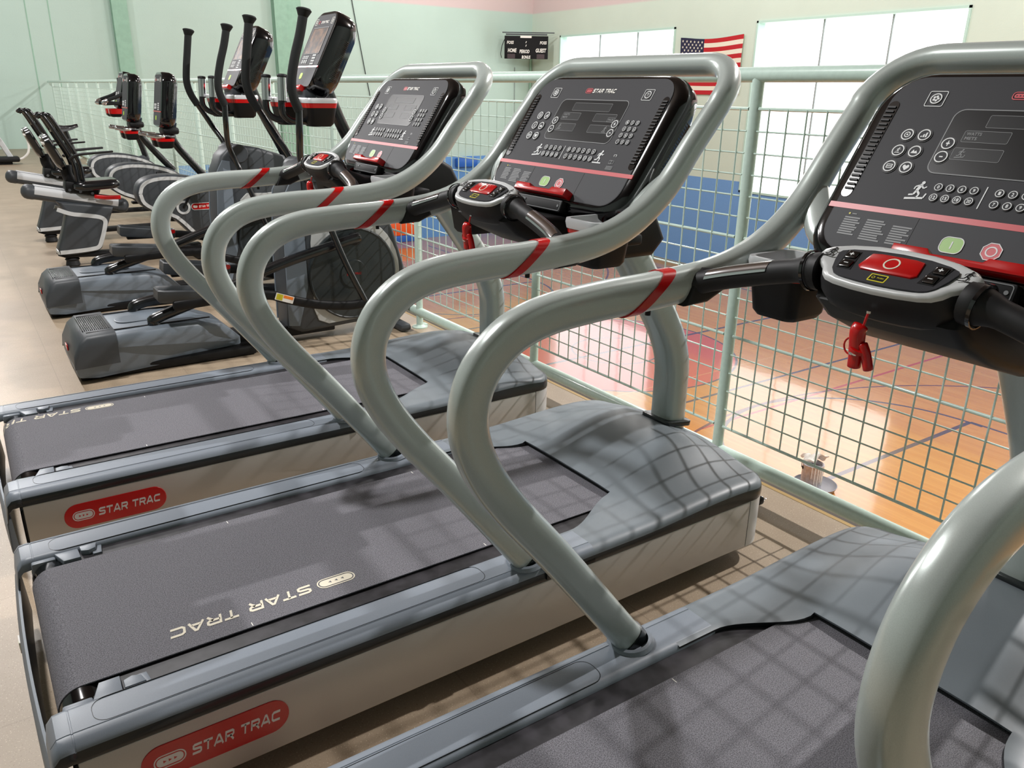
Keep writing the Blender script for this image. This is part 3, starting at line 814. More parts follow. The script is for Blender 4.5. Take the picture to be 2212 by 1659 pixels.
tm = make_treadmill()
T = {2: tm}
T[2].location = (0, 0, 0)
for k, (x, y, a) in {1: (0.0041, -1.2196, -0.01035), 3: (0.008, 1.2407, -0.0100)}.items():
    T[k] = copy_tree(tm); T[k].location = (x, y, 0); T[k].rotation_euler = (0, 0, a)
def child(o, nm): return [c for c in kids(o) if c.name.split('.')[0] == nm][0]
belt_logo(child(T[2], 'belt'), 0.795, -0.197)
belt_logo(child(T[3], 'belt'), 0.467, 0.236)
GT = 'silver treadmills in a row facing the railing'
tag(T[1], 'nearest treadmill, its dark console cut off by the frame edge', 'treadmill', GT)
tag(T[2], 'middle treadmill, brand lettering lying across its belt in full', 'treadmill', GT)
tag(T[3], 'farthest treadmill, standing beside the black ellipticals', 'treadmill', GT)

# safety clips
def make_clip():
    r = empty('safety_clip')
    # origin at the hook under the pod
    b = MB(); b.add(tube([(0, 0, 0), (-0.003, 0.001, -0.012), (-0.006, 0.003, -0.034)], 0.0022, 8)); b.build('cord', 'red', r)
    b = MB(); b.add(lathe([(0.0, 0.002), (0.004, 0.0), (0.004, -0.004), (0.0, -0.005)], 12)); b.build('pin', 'chrome', r)
    b = MB()
    b.add(sweep(smooth([(-0.007, 0.006, -0.026), (-0.009, 0.008, -0.036), (-0.009, 0.006, -0.062), (-0.01, 0.004, -0.095)], 4), lambda i, t: sup(0.009 + 0.004 * sin(PI * min(1, t * 1.2)) , 0.013 - 0.002 * t, 16, 2.4), (1, 0, 0), True, 0.004), 0)
    b.add(sweep(smooth([(-0.009, -0.004, -0.055), (-0.008, -0.012, -0.07), (-0.008, -0.021, -0.094)], 4), sup(0.009, 0.008, 14), (1, 0, 0), True, 0.003), 0)
    b.add(lathe([(0.010, -0.004), (0.0155, -0.003), (0.0155, 0.003), (0.010, 0.004)], 20, (-0.009, 0.002, -0.066), (0, -0.3, 1)), 0)
    b.build('clip_body', 'red', r, 50)
    b = MB(); ring = [(-0.012, 0.014 + 0.013 * sin(a), -0.062 + 0.0145 * cos(a)) for a in [PI * i / 10 for i in range(11)]]
    b.add(tube(ring, 0.0016, 8)); b.build('loop', 'red', r)
    b = MB(); b.add(rbox((-0.0215, 0.003, -0.071), (0.003, 0.014, 0.005), 0.001)); b.build('spring', 'chrome', r)
    return r
cl = make_clip(); cls = [cl, copy_tree(cl), copy_tree(cl)]
for o, k, lb in zip(cls, (1, 2, 3), ('red safety clip dangling from the nearest treadmill', 'red safety clip dangling from the middle treadmill', 'red safety clip dangling from the farthest treadmill')):
    dx, y0, a = T[k].location.x, T[k].location.y, T[k].rotation_euler.z
    x, y = 1.286, 0.0
    o.location = (x * cos(a) - y * sin(a) + dx, x * sin(a) + y * cos(a) + y0, 1.172); o.rotation_euler = (0, 0, a)
    tag(o, lb, 'safety clip', 'red safety clips on the treadmills')

# ================================================================== ELLIPTICALS
def slab(F, outline, th, r, names=None):
    return F.prism(outline, -th, th, r, 3)

def make_console(parent, a, b_, th, hw, foldtilt=0, tv=True):
    """tall console: face line from a (bottom) to b_ (top) in xz, runner side to -x"""
    A = Vector((a[0], 0, a[1])); Bv = Vector((b_[0], 0, b_[1])); L = (Bv - A).length
    F = Fr(A, (0, -1, 0), Bv - A)
    ol = lambda d: rrect(hw + d, L / 2 + d, min(hw * 0.55, 0.10), 7, 0, L / 2)
    sh = MB()
    sh.add(F.loft([(ol(-0.018), 0.004), (ol(-0.004), 0.002), (ol(0.002), -0.012), (ol(0.006), -th * 0.5), (ol(-0.004), -th * 0.8), (ol(-0.03), -th)]))
    for sg in (-1, 1):
        for i in range(26):
            v = L * (0.2 + 0.5 * i / 25)
            sh.add(rbox((0, 0, 0), (0.008, 0.004, th * 0.35), 0.001, 1), 0, Matrix.Translation(F.p(sg * (hw + 0.002), v, -th * 0.55)) @ Matrix((F.U, F.V, F.N)).transposed().to_4x4())
    so = sh.build('console_shell', 'gloss', parent, 40)
    n = 0.006; m = MB()
    m.add(F.prism(rrect(hw - 0.022, L / 2 - 0.022, 0.05, 6, 0, L / 2), 0.002, n - 0.0004), 0)
    low = [(u, v) for u, v in rrect(hw - 0.023, L * 0.12, 0.03, 4, 0, L * 0.145)]
    m.add(F.prism(low, n - 0.0008, n), 1)
    fo = m.build('faceplate', ['face', 'face_low'], so, 40)
    m = MB(); m.add(F.prism([(-hw + 0.01, L * 0.27), (hw - 0.008, L * 0.27), (hw - 0.008, L * 0.29), (-hw + 0.01, L * 0.29)], 0.003, n + 0.001)); m.build('accent_stripe', 'red', so)
    if tv:
        m = MB(); m.add(F.prism(rrect(hw * 0.62, L * 0.16, 0.004, 2, -0.01, L * 0.615), n - 0.001, n + 0.001), 0); m.add(F.outline(rrect(hw * 0.66, L * 0.172, 0.006, 2, -0.01, L * 0.615), 0.004, n, n + 0.002), 1)
        m.build('screen', ['backlit', 'ink_dim'], fo)
    m = MB()
    m.add(F.map(wide('STAR TRAC', hw * 0.62, 0.016, 0.3, 0.012, L * 0.855), n + 0.001), 0)
    m.add(F.outline(rrect(0.013, 0.009, 0.007, 4, -hw * 0.42, L * 0.855), 0.003, n, n + 0.001), 1)
    for sg in (-1, 1):
        m.add(F.outline(rrect(0.017, 0.019, 0.004, 3, sg * hw * 0.68, L * 0.865), 0.0022, n, n + 0.001), 0); m.add(F.outline(circle(0.01, 14, sg * hw * 0.68, L * 0.865), 0.003, n, n + 0.001), 0)
    m.build('brand_mark', ['white', 'stopred'], fo)
    for r_ in range(2):
        for c_ in range(3):
            m = MB(); m.add(F.outline(circle(0.011, 14, -hw * 0.6 + c_ * 0.03, L * (0.40 - 0.055 * r_)), 0.004, n, n + 0.002)); m.build('key', 'ink', fo)
    for r_ in range(4):
        for c_ in range(3):
            m = MB(); m.add(F.prism(circle(0.006, 10, hw * 0.2 + c_ * 0.017, L * (0.425 - 0.036 * r_)), n, n + 0.002)); m.build('key', 'ink', fo)
    m = MB(); m.add(F.prism(rrect(0.02, 0.019, 0.013, 6, -hw * 0.2, L * 0.16), n, n + 0.001)); m.build('start_key', 'lime', fo)
    return F, L, so

def make_elliptical():
    r = empty('elliptical')
    # rear ramp housing
    ramp = [(0.465, 0.045), (0.458, 0.085), (0.47, 0.16), (0.50, 0.225), (0.54, 0.255), (0.9, 0.262), (1.10, 0.255), (1.26, 0.20), (1.36, 0.10), (1.36, 0.06), (1.30, 0.035), (0.55, 0.03)]
    vs = []; fs = []; k = len(ramp)
    W = 0.255
    rows = [(-1, 0.72), (-0.985, 0.9), (-0.93, 0.985), (-0.86, 1.0), (0.86, 1.0), (0.93, 0.985), (0.985, 0.9), (1, 0.72)]
    for (y, q) in rows:
        for x, z in ramp: vs.append((0.9 + (x - 0.9) * (1 - (1 - q) * 0.14), y * W * (1 - 0.55 * ss(1.05, 1.36, x)), 0.03 + (z - 0.03) * q))
    for i in range(len(rows) - 1):
        for j in range(k):
            a = i * k + j; b = i * k + (j + 1) % k; fs.append((a, b, b + k, a + k))
    fs.append(tuple(range(k))[::-1]); fs.append(tuple((len(rows) - 1) * k + j for j in range(k)))
    mb = MB(); mb.add((vs, fs))
    ho = mb.build('ramp_housing', 'slate', r, 60)
    # dark rear step cap
    cap = [(0.461, 0.11), (0.467, 0.163), (0.50, 0.23), (0.54, 0.262), (0.675, 0.266), (0.675, 0.12)]
    vs = []; fs = []; k = len(cap)
    for (y, q) in [(-1.004, 0.75), (-0.985, 0.92), (-0.92, 1.0), (0.92, 1.0), (0.985, 0.92), (1.004, 0.75)]:
        for x, z in cap: vs.append((x - 0.006 if x < 0.6 else x, y * 0.258, 0.03 + (z - 0.03) * q))
    for i in range(5):
        for j in range(k):
            a = i * k + j; b = i * k + (j + 1) % k; fs.append((a, b, b + k, a + k))
    fs.append(tuple(range(k))[::-1]); fs.append(tuple(5 * k + j for j in range(k)))
    mb = MB(); mb.add((vs, fs)); co = mb.build('step_cap', 'slate_dark', r, 60)
    mb = MB()
    for i in range(14): mb.add(rbox((0.53 + i * 0.0098, 0, 0.2665), (0.005, 0.3, 0.004), 0.001, 1))
    mb.build('tread_ribs', 'edge', co)
    mb = MB(); mb.add(rbox((0.455, 0, 0.155), (0.006, 0.08, 0.03), 0.002), 0, Matrix.Rotation(0, 4, 'Y')); mb.build('rear_badge', 'red_plate', co)
    for sg in (-1, 1):
        mb = MB(); mb.add(rbox((0.86, sg * 0.185, 0.2625), (0.64, 0.012, 0.006), 0.002, 1)); mb.build('roller_slot', 'black', ho)
    mb = MB(); mb.add(Fr((0.87, 0, 0.262), (1, 0, 0), (0, 1, 0)).loft([(rrect(0.16, 0.075, 0.06, 6), 0.002), (rrect(0.155, 0.07, 0.055, 6), 0.004), (rrect(0.12, 0.05, 0.04, 6), 0.001)])); mb.build('top_recess', 'slate', ho, 60)
    mb = MB(); mb.add(rbox((0.95, 0, 0.03), (0.95, 0.40, 0.05), 0.01)); mb.build('base_foot', 'black', r)
    mb = MB(); mb.add(rbox((1.6, 0, 0.075), (0.75, 0.16, 0.07), 0.01)); mb.build('base_beam', 'black', r)
    mb = MB(); mb.add(rbox((2.40, 0, 0.03), (0.08, 0.5, 0.05), 0.02)); mb.build('front_foot', 'slate_dark', r)
    # drive shroud
    ol = [(1.665, 0.1), (1.672, 0.6), (1.70, 0.92), (1.74, 1.03), (1.80, 1.09), (1.87, 1.105), (2.03, 1.08), (2.22, 1.02), (2.30, 0.9), (2.40, 0.66), (2.47, 0.42), (2.495, 0.2), (2.47, 0.09), (1.75, 0.06)]
    mb = MB(); mb.add(XZ.prism(ol, -0.115, 0.115, 0.03, 3)); so = mb.build('drive_shroud', 'slate_dark', r, 40)
    post = [(1.664, 0.12), (1.672, 0.6), (1.70, 0.92), (1.745, 1.0), (1.80, 0.99), (1.80, 0.62), (1.80, 0.35), (1.73, 0.11)]
    for sg in (-1, 1):
        Fs = Fr((0, sg * 0.116, 0), (1, 0, 0), (0, 0, 1)) if sg < 0 else Fr((0, sg * 0.116, 0), (-1, 0, 0), (0, 0, 1))
        fx = (lambda P: P) if sg < 0 else (lambda P: [(-u, v) for u, v in P])
        mb = MB(); mb.add(Fs.prism(fx(post), -0.01, 0.004, 0.002, 1)); mb.build('shroud_post', 'slate', so, 40)
        pan = []
        for a in [math.radians(q) for q in range(100, -51, -10)]: pan.append((2.10 + 0.325 * cos(a), 0.40 + 0.355 * sin(a)))
        pan += [(2.28, 0.115), (1.92, 0.10), (1.855, 0.13), (1.83, 0.2), (1.835, 0.62), (1.85, 0.71), (1.90, 0.755)]
        mb = MB(); mb.add(Fs.prism(fx(pan), -0.01, 0.004, 0.002, 1)); mb.build('inner_panel', 'panel_grey', so, 40)
        # crank disc
        cx = 2.098 if sg < 0 else -2.098
        mb = MB()
        mb.add(Fs.loft([(circle(0.292, 48, cx, 0.405), 0.0), (circle(0.292, 48, cx, 0.405), 0.018), (circle(0.283, 48, cx, 0.405), 0.022), (circle(0.278, 48, cx, 0.405), 0.017), (circle(0.09, 48, cx, 0.405), 0.02), (circle(0.086, 48, cx, 0.405), 0.026), (circle(0.075, 48, cx, 0.405), 0.026)]))
        do = mb.build('crank_disc', 'plastic_dark', so, 30)
        mb = MB(); mb.add(Fs.map(wide('STAR TRAC', 0.1, 0.014, 0.2, cx, 0.405), 0.0275), 0); mb.build('hub_badge', 'red_plate', do)
        ang = math.radians(88 if sg < 0 else 268)
        pu, pv = (cx + 0.222 * cos(ang) * (1 if sg < 0 else -1), 0.405 + 0.222 * sin(ang))
        mb = MB(); mb.add(Fs.prism(circle(0.038, 20, pu, pv), 0.015, 0.06, 0.004)); mb.add(Fs.prism(circle(0.01, 10, pu, pv), 0.06, 0.064)); mb.build('crank_pin', 'rubber', do)
        # roller arm from crank pin to ramp
        y = sg * 0.185
        if sg < 0:
            p = [(0.893, y, 0.235), (0.880, y, 0.268), (0.905, y, 0.298), (1.2, y, 0.385), (1.6, y, 0.518), (2.0, y, 0.615), (2.12, y, 0.64)]
        else:
            p = [(0.858, y, 0.235), (0.842, y, 0.262), (0.88, y, 0.30), (1.13, y, 0.325), (1.42, y, 0.318), (1.8, y, 0.28), (2.04, y, 0.21)]
        mb = MB(); mb.add(tube(smooth(p, 5), 0.031, 16, None, True, 0.015)); ra = mb.build('roller_arm', 'blacktube', r, 50)
        mb = MB(); mb.add(rbox((p[0][0], y, 0.235), (0.045, 0.06, 0.05), 0.008)); mb.add(lathe([(0, -0.012), (0.02, -0.012), (0.02, 0.012), (0, 0.012)], 16, (p[0][0], y, 0.25), (0, 1, 0))); mb.build('roller', 'black', ra)
        mb = MB(); mb.add(Fr((p[0][0], sg * 0.216, 0.238), (sg * -1, 0, 0), (0, 0, 1)).prism([(-0.014, -0.012), (0.014, -0.012), (0, 0.014)], -0.003, 0.0015)); mb.build('pinch_sticker', 'lime', ra)
        # pedal
        if sg < 0: px, pz, tl = 1.08, 0.40, -0.10
        else: px, pz, tl = 1.21, 0.455, -0.14
        FP = Fr((px, sg * 0.22, pz), (cos(tl), 0, sin(tl)), (0, 1, 0))
        foot = [(-0.18, -0.055), (-0.15, -0.072), (0.02, -0.078), (0.17, -0.07), (0.21, -0.04), (0.21, 0.04), (0.17, 0.07), (0.02, 0.078), (-0.15, 0.072), (-0.18, 0.055)]
        mb = MB(); mb.add(FP.loft([(inset(foot, 0.012), -0.02), (foot, -0.005), (foot, 0.045), (inset(foot, 0.006), 0.052), (inset(foot, 0.012), 0.045), (inset(foot, 0.014), 0.018)]))
        pe = mb.build('pedal', 'slate_dark', r, 40)
        mb = MB(); mb.add(FP.prism(rrect(0.034, 0.014, 0.013, 6, 0.0, 0.0), 0, 0.002)); 
        bad = mb.build('pedal_badge', 'red_plate', pe)
        bad.matrix_local = Matrix.Translation((px + 0.17, sg * 0.22 - 0.0785, pz + 0.015)) @ Matrix.Rotation(PI / 2, 4, 'X') @ Matrix.Translation((-px, -sg * 0.22, -pz))
        # link bar under the pedal to the swing arm foot
        yl = sg * 0.285
        if sg < 0: lk = [(0.98, yl, 0.375), (1.3, yl, 0.385), (1.5, yl, 0.372), (1.6, yl, 0.335), (1.80, yl, 0.275), (2.0, yl, 0.245), (2.12, yl, 0.25)]
        else: lk = [(1.10, yl, 0.44), (1.42, yl, 0.43), (1.6, yl, 0.40), (1.72, yl, 0.36)]
        mb = MB(); mb.add(sweep(smooth(lk, 4), sup(0.028, 0.018, 14, 3), (0, 0, 1), True, 0.01)); lo = mb.build('pedal_link', 'black', r, 50)
        if sg < 0:
            mb = MB(); FL = Fr((1.585, yl - 0.0185, 0.346), (0.93, 0, -0.36), (0.36, 0, 0.93))
            mb.add(FL.prism(rrect(0.056, 0.021, 0.002, 1), 0, 0.0015), 0); mb.add(FL.prism([(-0.05, -0.017), (-0.012, -0.017), (-0.012, 0.017), (-0.05, 0.017)], 0.0015, 0.002), 1); mb.add(FL.prism([(-0.008, 0.0), (0.05, 0.0), (0.05, 0.017), (-0.008, 0.017)], 0.0015, 0.002), 2)
            mb.build('warning_label', ['white', 'yellow', 'orange'], lo)
        # swing arm: grip above, stalk below
        if sg < 0:
            up = [(1.755, 1.385), (1.728, 1.46), (1.724, 1.54), (1.752, 1.66), (1.79, 1.776), (1.818, 1.885)]
            lw = [(2.10, 0.26), (1.985, 0.51), (1.885, 0.80), (1.82, 1.0), (1.775, 1.12), (1.752, 1.25), (1.755, 1.39)]
        else:
            up = [(1.72, 1.375), (1.68, 1.45), (1.661, 1.53), (1.668, 1.62), (1.69, 1.75), (1.712, 1.878)]
            lw = [(1.70, 0.37), (1.76, 0.6), (1.84, 0.86), (1.872, 1.06), (1.80, 1.235), (1.72, 1.38)]
        yu = lambda z: sg * (0.16 + 0.14 * ss(0.95, 1.25, z) + (0.10 * ss(0.9, 0.6, z) if z < 0.9 else 0))
        ya = lambda z: sg * (0.285 if z < 0.7 else (0.285 - 0.09 * ss(0.7, 0.95, z) if z < 1.05 else 0.195 + 0.105 * ss(1.05, 1.3, z)))
        mb = MB(); mb.add(tube(smooth([(x, ya(z), z) for x, z in lw], 5), 0.0195, 14)); st = mb.build('swing_arm', 'blacktube', r, 50)
        pth = smooth([(x, sg * 0.30, z) for x, z in up], 5)
        mb = MB(); mb.add(sweep(pth, lambda i, t: sup(0.0255, 0.0255, 16), (1, 0, 0)))
        mb.add(sweep([pth[-1] - Vector((0.006, 0, 0.022)), pth[-1], pth[-1] + Vector((0.003, 0, 0.012)), pth[-1] + Vector((0.004, 0, 0.018))], lambda i, t: sup(*( [0.0255, 0.036, 0.042, 0.036][i],) * 2, 18), (1, 0, 0), True, 0.006))
        mb.build('foam_grip', 'foam', st, 50)
        # pivot hub
        mb = MB(); mb.add(lathe([(0.0, 0.05), (0.055, 0.05), (0.066, 0.06), (0.066, 0.165), (0.06, 0.172), (0.0, 0.172)], 28, (1.862, 0, 1.045), (0, sg, 0))); mb.build('pivot_hub', 'slate_dark', so, 40)
    # mast and console
    mb = MB(); mb.add(tube(smooth([(2.30, 0, 0.9), (2.24, 0, 1.07), (2.13, 0, 1.29), (2.055, 0, 1.47), (2.03, 0, 1.56)], 5), 0.037, 16)); mb.build('mast', 'blacktube', r, 50)
    mb = MB(); mb.add(lathe([(0.0, 0), (0.012, 0.0), (0.016, 0.006), (0.016, 0.016), (0.0, 0.02)], 14, (2.235, -0.036, 1.065), (0, -1, 0))); mb.build('mast_knob', 'red', r)
    F, L, so2 = make_console(r, (1.875, 1.50), (2.095, 1.925), 0.15, 0.175)
    mb = MB(); TF = Fr((1.868, 0.03, 1.502), (0, -1, 0), (0.46, 0, 0.89))
    mb.add(TF.prism([(-0.10, -0.014), (0.10, -0.014), (0.10, 0.016), (0.05, 0.012), (-0.05, 0.012), (-0.10, 0.016)], -0.02, 0.02, 0.004)); mb.build('tray_clip', 'red', so2)
    mb = MB(); mb.add(rbox((1.905, 0, 1.47), (0.07, 0.20, 0.05), 0.01)); mb.build('device_slot', 'slate_dark', so2)
    # cups
    for (x, y) in ((1.935, -0.12), (1.865, 0.16)):
        FZc = Fr((x, y, 0), (1, 0, 0), (0, 1, 0)); w = 0.095
        mb = MB(); mb.add(FZc.loft([(rrect(0.06, 0.06, 0.03, 5), 1.295), (rrect(0.075, 0.068, 0.03, 5), 1.31), (rrect(0.09, 0.085, 0.035, 5), 1.40), (rrect(0.085, 0.08, 0.03, 5), 1.40), (rrect(0.06, 0.06, 0.03, 5), 1.32)])); cu = mb.build('cup_holder', 'black', r, 50)
        mb = MB(); mb.add(FZc.loft([(rrect(0.091, 0.086, 0.035, 5), 1.398), (rrect(0.095, 0.09, 0.035, 5), 1.424), (rrect(0.07, 0.068, 0.03, 5), 1.424), (rrect(0.07, 0.068, 0.03, 5), 1.40)], False)); mb.build('cup_liner', 'red', cu, 40)
        mb = MB(); mb.add(FZc.loft([(rrect(0.096, 0.091, 0.036, 5), 1.424), (rrect(0.098, 0.093, 0.036, 5), 1.442), (rrect(0.092, 0.087, 0.033, 5), 1.452), (rrect(0.07, 0.066, 0.028, 5), 1.448), (rrect(0.064, 0.06, 0.026, 5), 1.41)], False)); mb.build('cup_rim', 'alu_light', cu, 50)
    # fixed pulse handle
    for sg in (-1, 1):
        hp = smooth([(2.03, sg * 0.06, 1.37), (2.0, sg * 0.085, 1.335), (1.94, sg * 0.10, 1.322), (1.84, sg * 0.11, 1.322), (1.77, sg * 0.12, 1.327), (1.725, sg * 0.13, 1.36), (1.715, sg * 0.135, 1.41), (1.722, sg * 0.137, 1.47), (1.73, sg * 0.138, 1.56)], 5)
        mb = MB(); mb.add(tube(hp, 0.019, 14)); fh = mb.build('fixed_handle', 'blacktube', r, 50)
        mb = MB(); q = [hp[-1] + Vector((-0.007, -0.001, -0.125)) * (1 - t) for t in (0, 0.33, 0.66, 1)]; mb.add(tube(q, 0.0265, 16), 0); mb.add(tube([q[-1], q[-1] + Vector((0.0006, 0, 0.012))], 0.028, 16, None, True, 0.006), 1); mb.add(tube([q[0] - Vector((0, 0, 0.008)), q[0]], 0.0225, 16), 1)
        mb.build('pulse_grip', ['chrome', 'rubber'], fh, 50)
    return r

E1 = make_elliptical(); E1.location = (0, 2.87, 0)
E2 = copy_tree(E1); E2.location = (0.02, 4.37, 0)
GE = 'black ellipticals between the treadmills and the bikes'
tag(E1, 'elliptical beside the farthest treadmill, tilted lit screen facing us', 'elliptical', GE)
tag(E2, 'elliptical between the other elliptical and the recumbent bike', 'elliptical', GE)

# ================================================================== BIKES
def stroke_band(F, path, w, n0, n1):
    vs = []; fs = []; P = [Vector(p) for p in path]; k = len(P)
    for i in range(k):
        t = (P[min(k - 1, i + 1)] - P[max(0, i - 1)]).normalized(); q = Vector((-t.y, t.x)) * w / 2
        for s_ in (-1, 1):
            for n in (n0, n1): u = P[i] + q * s_; vs.append(F.p(u.x, u.y, n))
    for i in range(k - 1):
        a = i * 4
        fs += [(a + 1, a + 3, a + 7, a + 5), (a, a + 1, a + 5, a + 4), (a + 2, a + 6, a + 7, a + 3)]
    fs += [(0, 2, 3, 1), (4 * k - 4, 4 * k - 3, 4 * k - 1, 4 * k - 2)]
    return vs, fs
def side_frames(y):
    return ((Fr((0, -y, 0), (1, 0, 0), (0, 0, 1)), 1), (Fr((0, y, 0), (-1, 0, 0), (0, 0, 1)), -1))
def sm2(P, k=5): return [(p.x, p.y) for p in smooth([(a, b, 0) for a, b in P], k)]

def drive_unit(r, dx=0.0):
    ol = sm2([(1.44, 0.60), (1.47, 0.68), (1.55, 0.735), (1.7, 0.755), (1.9, 0.735), (2.1, 0.67), (2.21, 0.55), (2.23, 0.34), (2.16, 0.16), (2.02, 0.13), (1.89, 0.19), (1.74, 0.35), (1.58, 0.42), (1.47, 0.50), (1.44, 0.60)], 3)[:-1]
    ol = [(x + dx, z) for x, z in ol]
    mb = MB(); mb.add(XZ.prism(ol, -0.10, 0.10, 0.025, 3)); d = mb.build('drive_cover', 'slate_dark', r, 40)
    for F, sg in side_frames(0.1005):
        fx = lambda P: [(u * sg, v) for u, v in P]
        mb = MB(); q = inset(ol, 0.03); mb.add(stroke_band(F, fx(q + [q[0]]), 0.03, -0.004, 0.003)); mb.build('silver_band', 'steel_band', d, 40)
        mb = MB(); mb.add(F.outline(circle(0.062, 24, sg * (1.82 + dx), 0.46), 0.02, -0.002, 0.006)); mb.build('crank_ring', 'steel_band', d, 40)
        mb = MB(); mb.add(F.prism(rrect(0.105, 0.03, 0.029, 6, sg * (1.995 + dx), 0.462), -0.002, 0.003), 0); mb.add(F.outline(rrect(0.107, 0.032, 0.03, 6, sg * (1.995 + dx), 0.462), 0.005, -0.002, 0.004), 1)
        bd = mb.build('badge', ['red_plate', 'steel_band'], d, 40)
        mb = MB(); pill(mb, F, sg * (1.995 + dx) - 0.07, 0.462, 0.02, 0.012, 0.0032, 0, 1); mb.add(F.map(wide('STAR TRAC', 0.125, 0.02, 0.25, sg * (1.995 + dx) + 0.025, 0.462), 0.0034), 0); mb.build('badge_lettering', ['white', 'red_plate'], bd)
        # crank and pedal
        a = math.radians(60 if sg > 0 else 240); c = Vector((1.82 + dx, -sg * 0.115, 0.46)); e = c + Vector((cos(a) * 0.16, -sg * 0.01, sin(a) * 0.16))
        mb = MB(); mb.add(sweep([c, e], sup(0.016, 0.01, 12, 3), (0, 1, 0), True, 0.008)); cr = mb.build('crank_arm', 'black', r)
        mb = MB(); mb.add(rbox(e + Vector((0, -sg * 0.06, 0)), (0.10, 0.09, 0.025), 0.006)); pd = mb.build('pedal', 'black', r)
        mb = MB(); arc = [e + Vector((0.03, -sg * (0.015 + 0.09 * t), 0.02 + 0.05 * sin(PI * t))) for t in [i / 8 for i in range(9)]]; mb.add(sweep(arc, sup(0.025, 0.002, 8, 4), (1, 0, 0))); mb.build('pedal_strap', 'rubber', pd)
    return d

def make_recumbent():
    r = empty('recumbent_bike')
    # seat boom
    A = Vector((0.615, 0, 0.655)); Bv = Vector((1.325, 0, 0.50)); d = (Bv - A).normalized()
    mb = MB(); mb.add(sweep([A, Bv], sup(0.058, 0.075, 22, 2.6), (0, 0, 1), True, 0.045)); bo = mb.build('seat_boom', 'slate_dark', r, 50)
    BFm = Fr(A, d, (0, 1, 0))
    mb = MB(); mb.add(sweep([A + d * 0.045 + Vector((0, 0, 0.012)), A + d * 0.685 + Vector((0, 0, 0.012))], sup(0.051, 0.0775, 22, 2.8), (0, 0, 1)), 0)
    for y in (-0.045, 0, 0.045): mb.add(sweep([A + d * 0.05 + Vector((0, y, 0.063)), A + d * 0.68 + Vector((0, y, 0.063))], sup(0.004, 0.008, 8), (0, 0, 1)), 0)
    mb.build('seat_track', 'alu_light', bo, 40)
    for P, dd in ((A, -d), (Bv, d)):
        mb = MB(); mb.add(sweep([P - dd * 0.035, P + dd * 0.004], sup(0.0615, 0.0785, 22, 2.6), (0, 0, 1), True, 0.048)); mb.build('end_cap', 'slate_dark', bo, 60)
    # rear pillar
    pl = sm2([(0.80, 0.575), (0.855, 0.47), (0.845, 0.40), (0.80, 0.27), (0.757, 0.16)], 4) + sm2([(0.765, 0.125), (0.83, 0.105), (1.02, 0.118), (1.08, 0.135), (1.11, 0.17), (1.17, 0.33), (1.245, 0.50)], 3)
    mb = MB(); mb.add(XZ.prism(pl, -0.09, 0.09, 0.025, 3)); pi_ = mb.build('rear_pillar', 'slate_dark', r, 40)
    for F, sg in side_frames(0.0905):
        pth = sm2([(0.80, 0.505), (0.90, 0.462), (1.02, 0.44), (1.12, 0.418), (1.155, 0.385), (1.145, 0.33), (1.105, 0.22), (1.075, 0.165), (1.02, 0.15), (0.9, 0.142), (0.77, 0.138)], 5)
        mb = MB(); mb.add(stroke_band(F, [(u * sg, v) for u, v in pth], 0.034, -0.006, 0.004)); mb.build('silver_band', 'steel_band', pi_, 40)
    mb = MB(); mb.add(rbox((0.775, 0, 0.135), (0.05, 0.15, 0.04), 0.012)); mb.build('rear_glint_cap', 'steel_band', pi_)
    mb = MB(); mb.add(XZ.prism([(0.75, 0.118), (0.80, 0.085), (1.25, 0.065), (1.95, 0.075), (1.95, 0.115), (1.25, 0.108), (0.95, 0.12)], -0.065, 0.065, 0.01)); mb.build('base_rail', 'black', r, 40)
    mb = MB(); mb.add(lathe([(0, 0), (0.05, 0), (0.058, 0.012), (0.05, 0.05), (0.06, 0.062), (0.04, 0.085), (0, 0.085)], 22, (0.86, 0, 0))); mb.build('rear_caster', 'rubber', r, 40)
    mb = MB(); mb.add(rbox((1.9, 0, 0.04), (0.10, 0.55, 0.07), 0.02)); mb.build('front_foot', 'black', r)
    # seat carriage
    mb = MB()
    mb.add(rbox((1.02, 0, 0.665), (0.26, 0.17, 0.09), 0.012), 0, Matrix.Translation((1.02, 0, 0.665)) @ Matrix.Rotation(math.radians(12), 4, 'Y') @ Matrix.Translation((-1.02, 0, -0.665)))
    for x in (0.92, 1.0, 1.09): mb.add(cyl((x, -0.095, 0.66 - (x - 0.92) * 0.21), (x, -0.08, 0.66 - (x - 0.92) * 0.21), 0.012, 12), 1)
    mb.build('seat_carriage', ['black', 'chrome'], r)
    mb = MB(); mb.add(Fr((1.13, 0, 0.70), (1, 0, 0.04), (0, 1, 0)).loft([(rrect(0.16, 0.17, 0.08, 6), -0.04), (rrect(0.185, 0.195, 0.09, 6), -0.02), (rrect(0.185, 0.195, 0.09, 6), 0.01), (rrect(0.165, 0.175, 0.08, 6), 0.03), (rrect(0.10, 0.11, 0.06, 6), 0.034)])); mb.build('seat_cushion', 'vinyl', r, 60)
    mb = MB(); mb.add(tube([(1.10, -0.11, 0.60), (1.18, -0.13, 0.588), (1.30, -0.14, 0.585)], (0.018, 0.012), 10)); mb.build('adjust_lever', 'red', r)
    # reclining back: two curved rails with slots, pad below
    for sg in (-1, 1):
        for dx in (0.0, 0.045):
            p = smooth([(0.775 + dx, sg * (0.10 - dx * 0.4), 1.25), (0.80 + dx, sg * 0.12, 1.27), (0.83 + dx, sg * 0.125, 1.235), (0.90 + dx, sg * 0.125, 1.08), (0.975 + dx, sg * 0.11, 0.90), (0.99 + dx, sg * 0.09, 0.72)], 4)
            mb = MB(); mb.add(tube(p, 0.017, 10)); mb.build('back_rail', 'vinyl', r, 50)
    mb = MB()
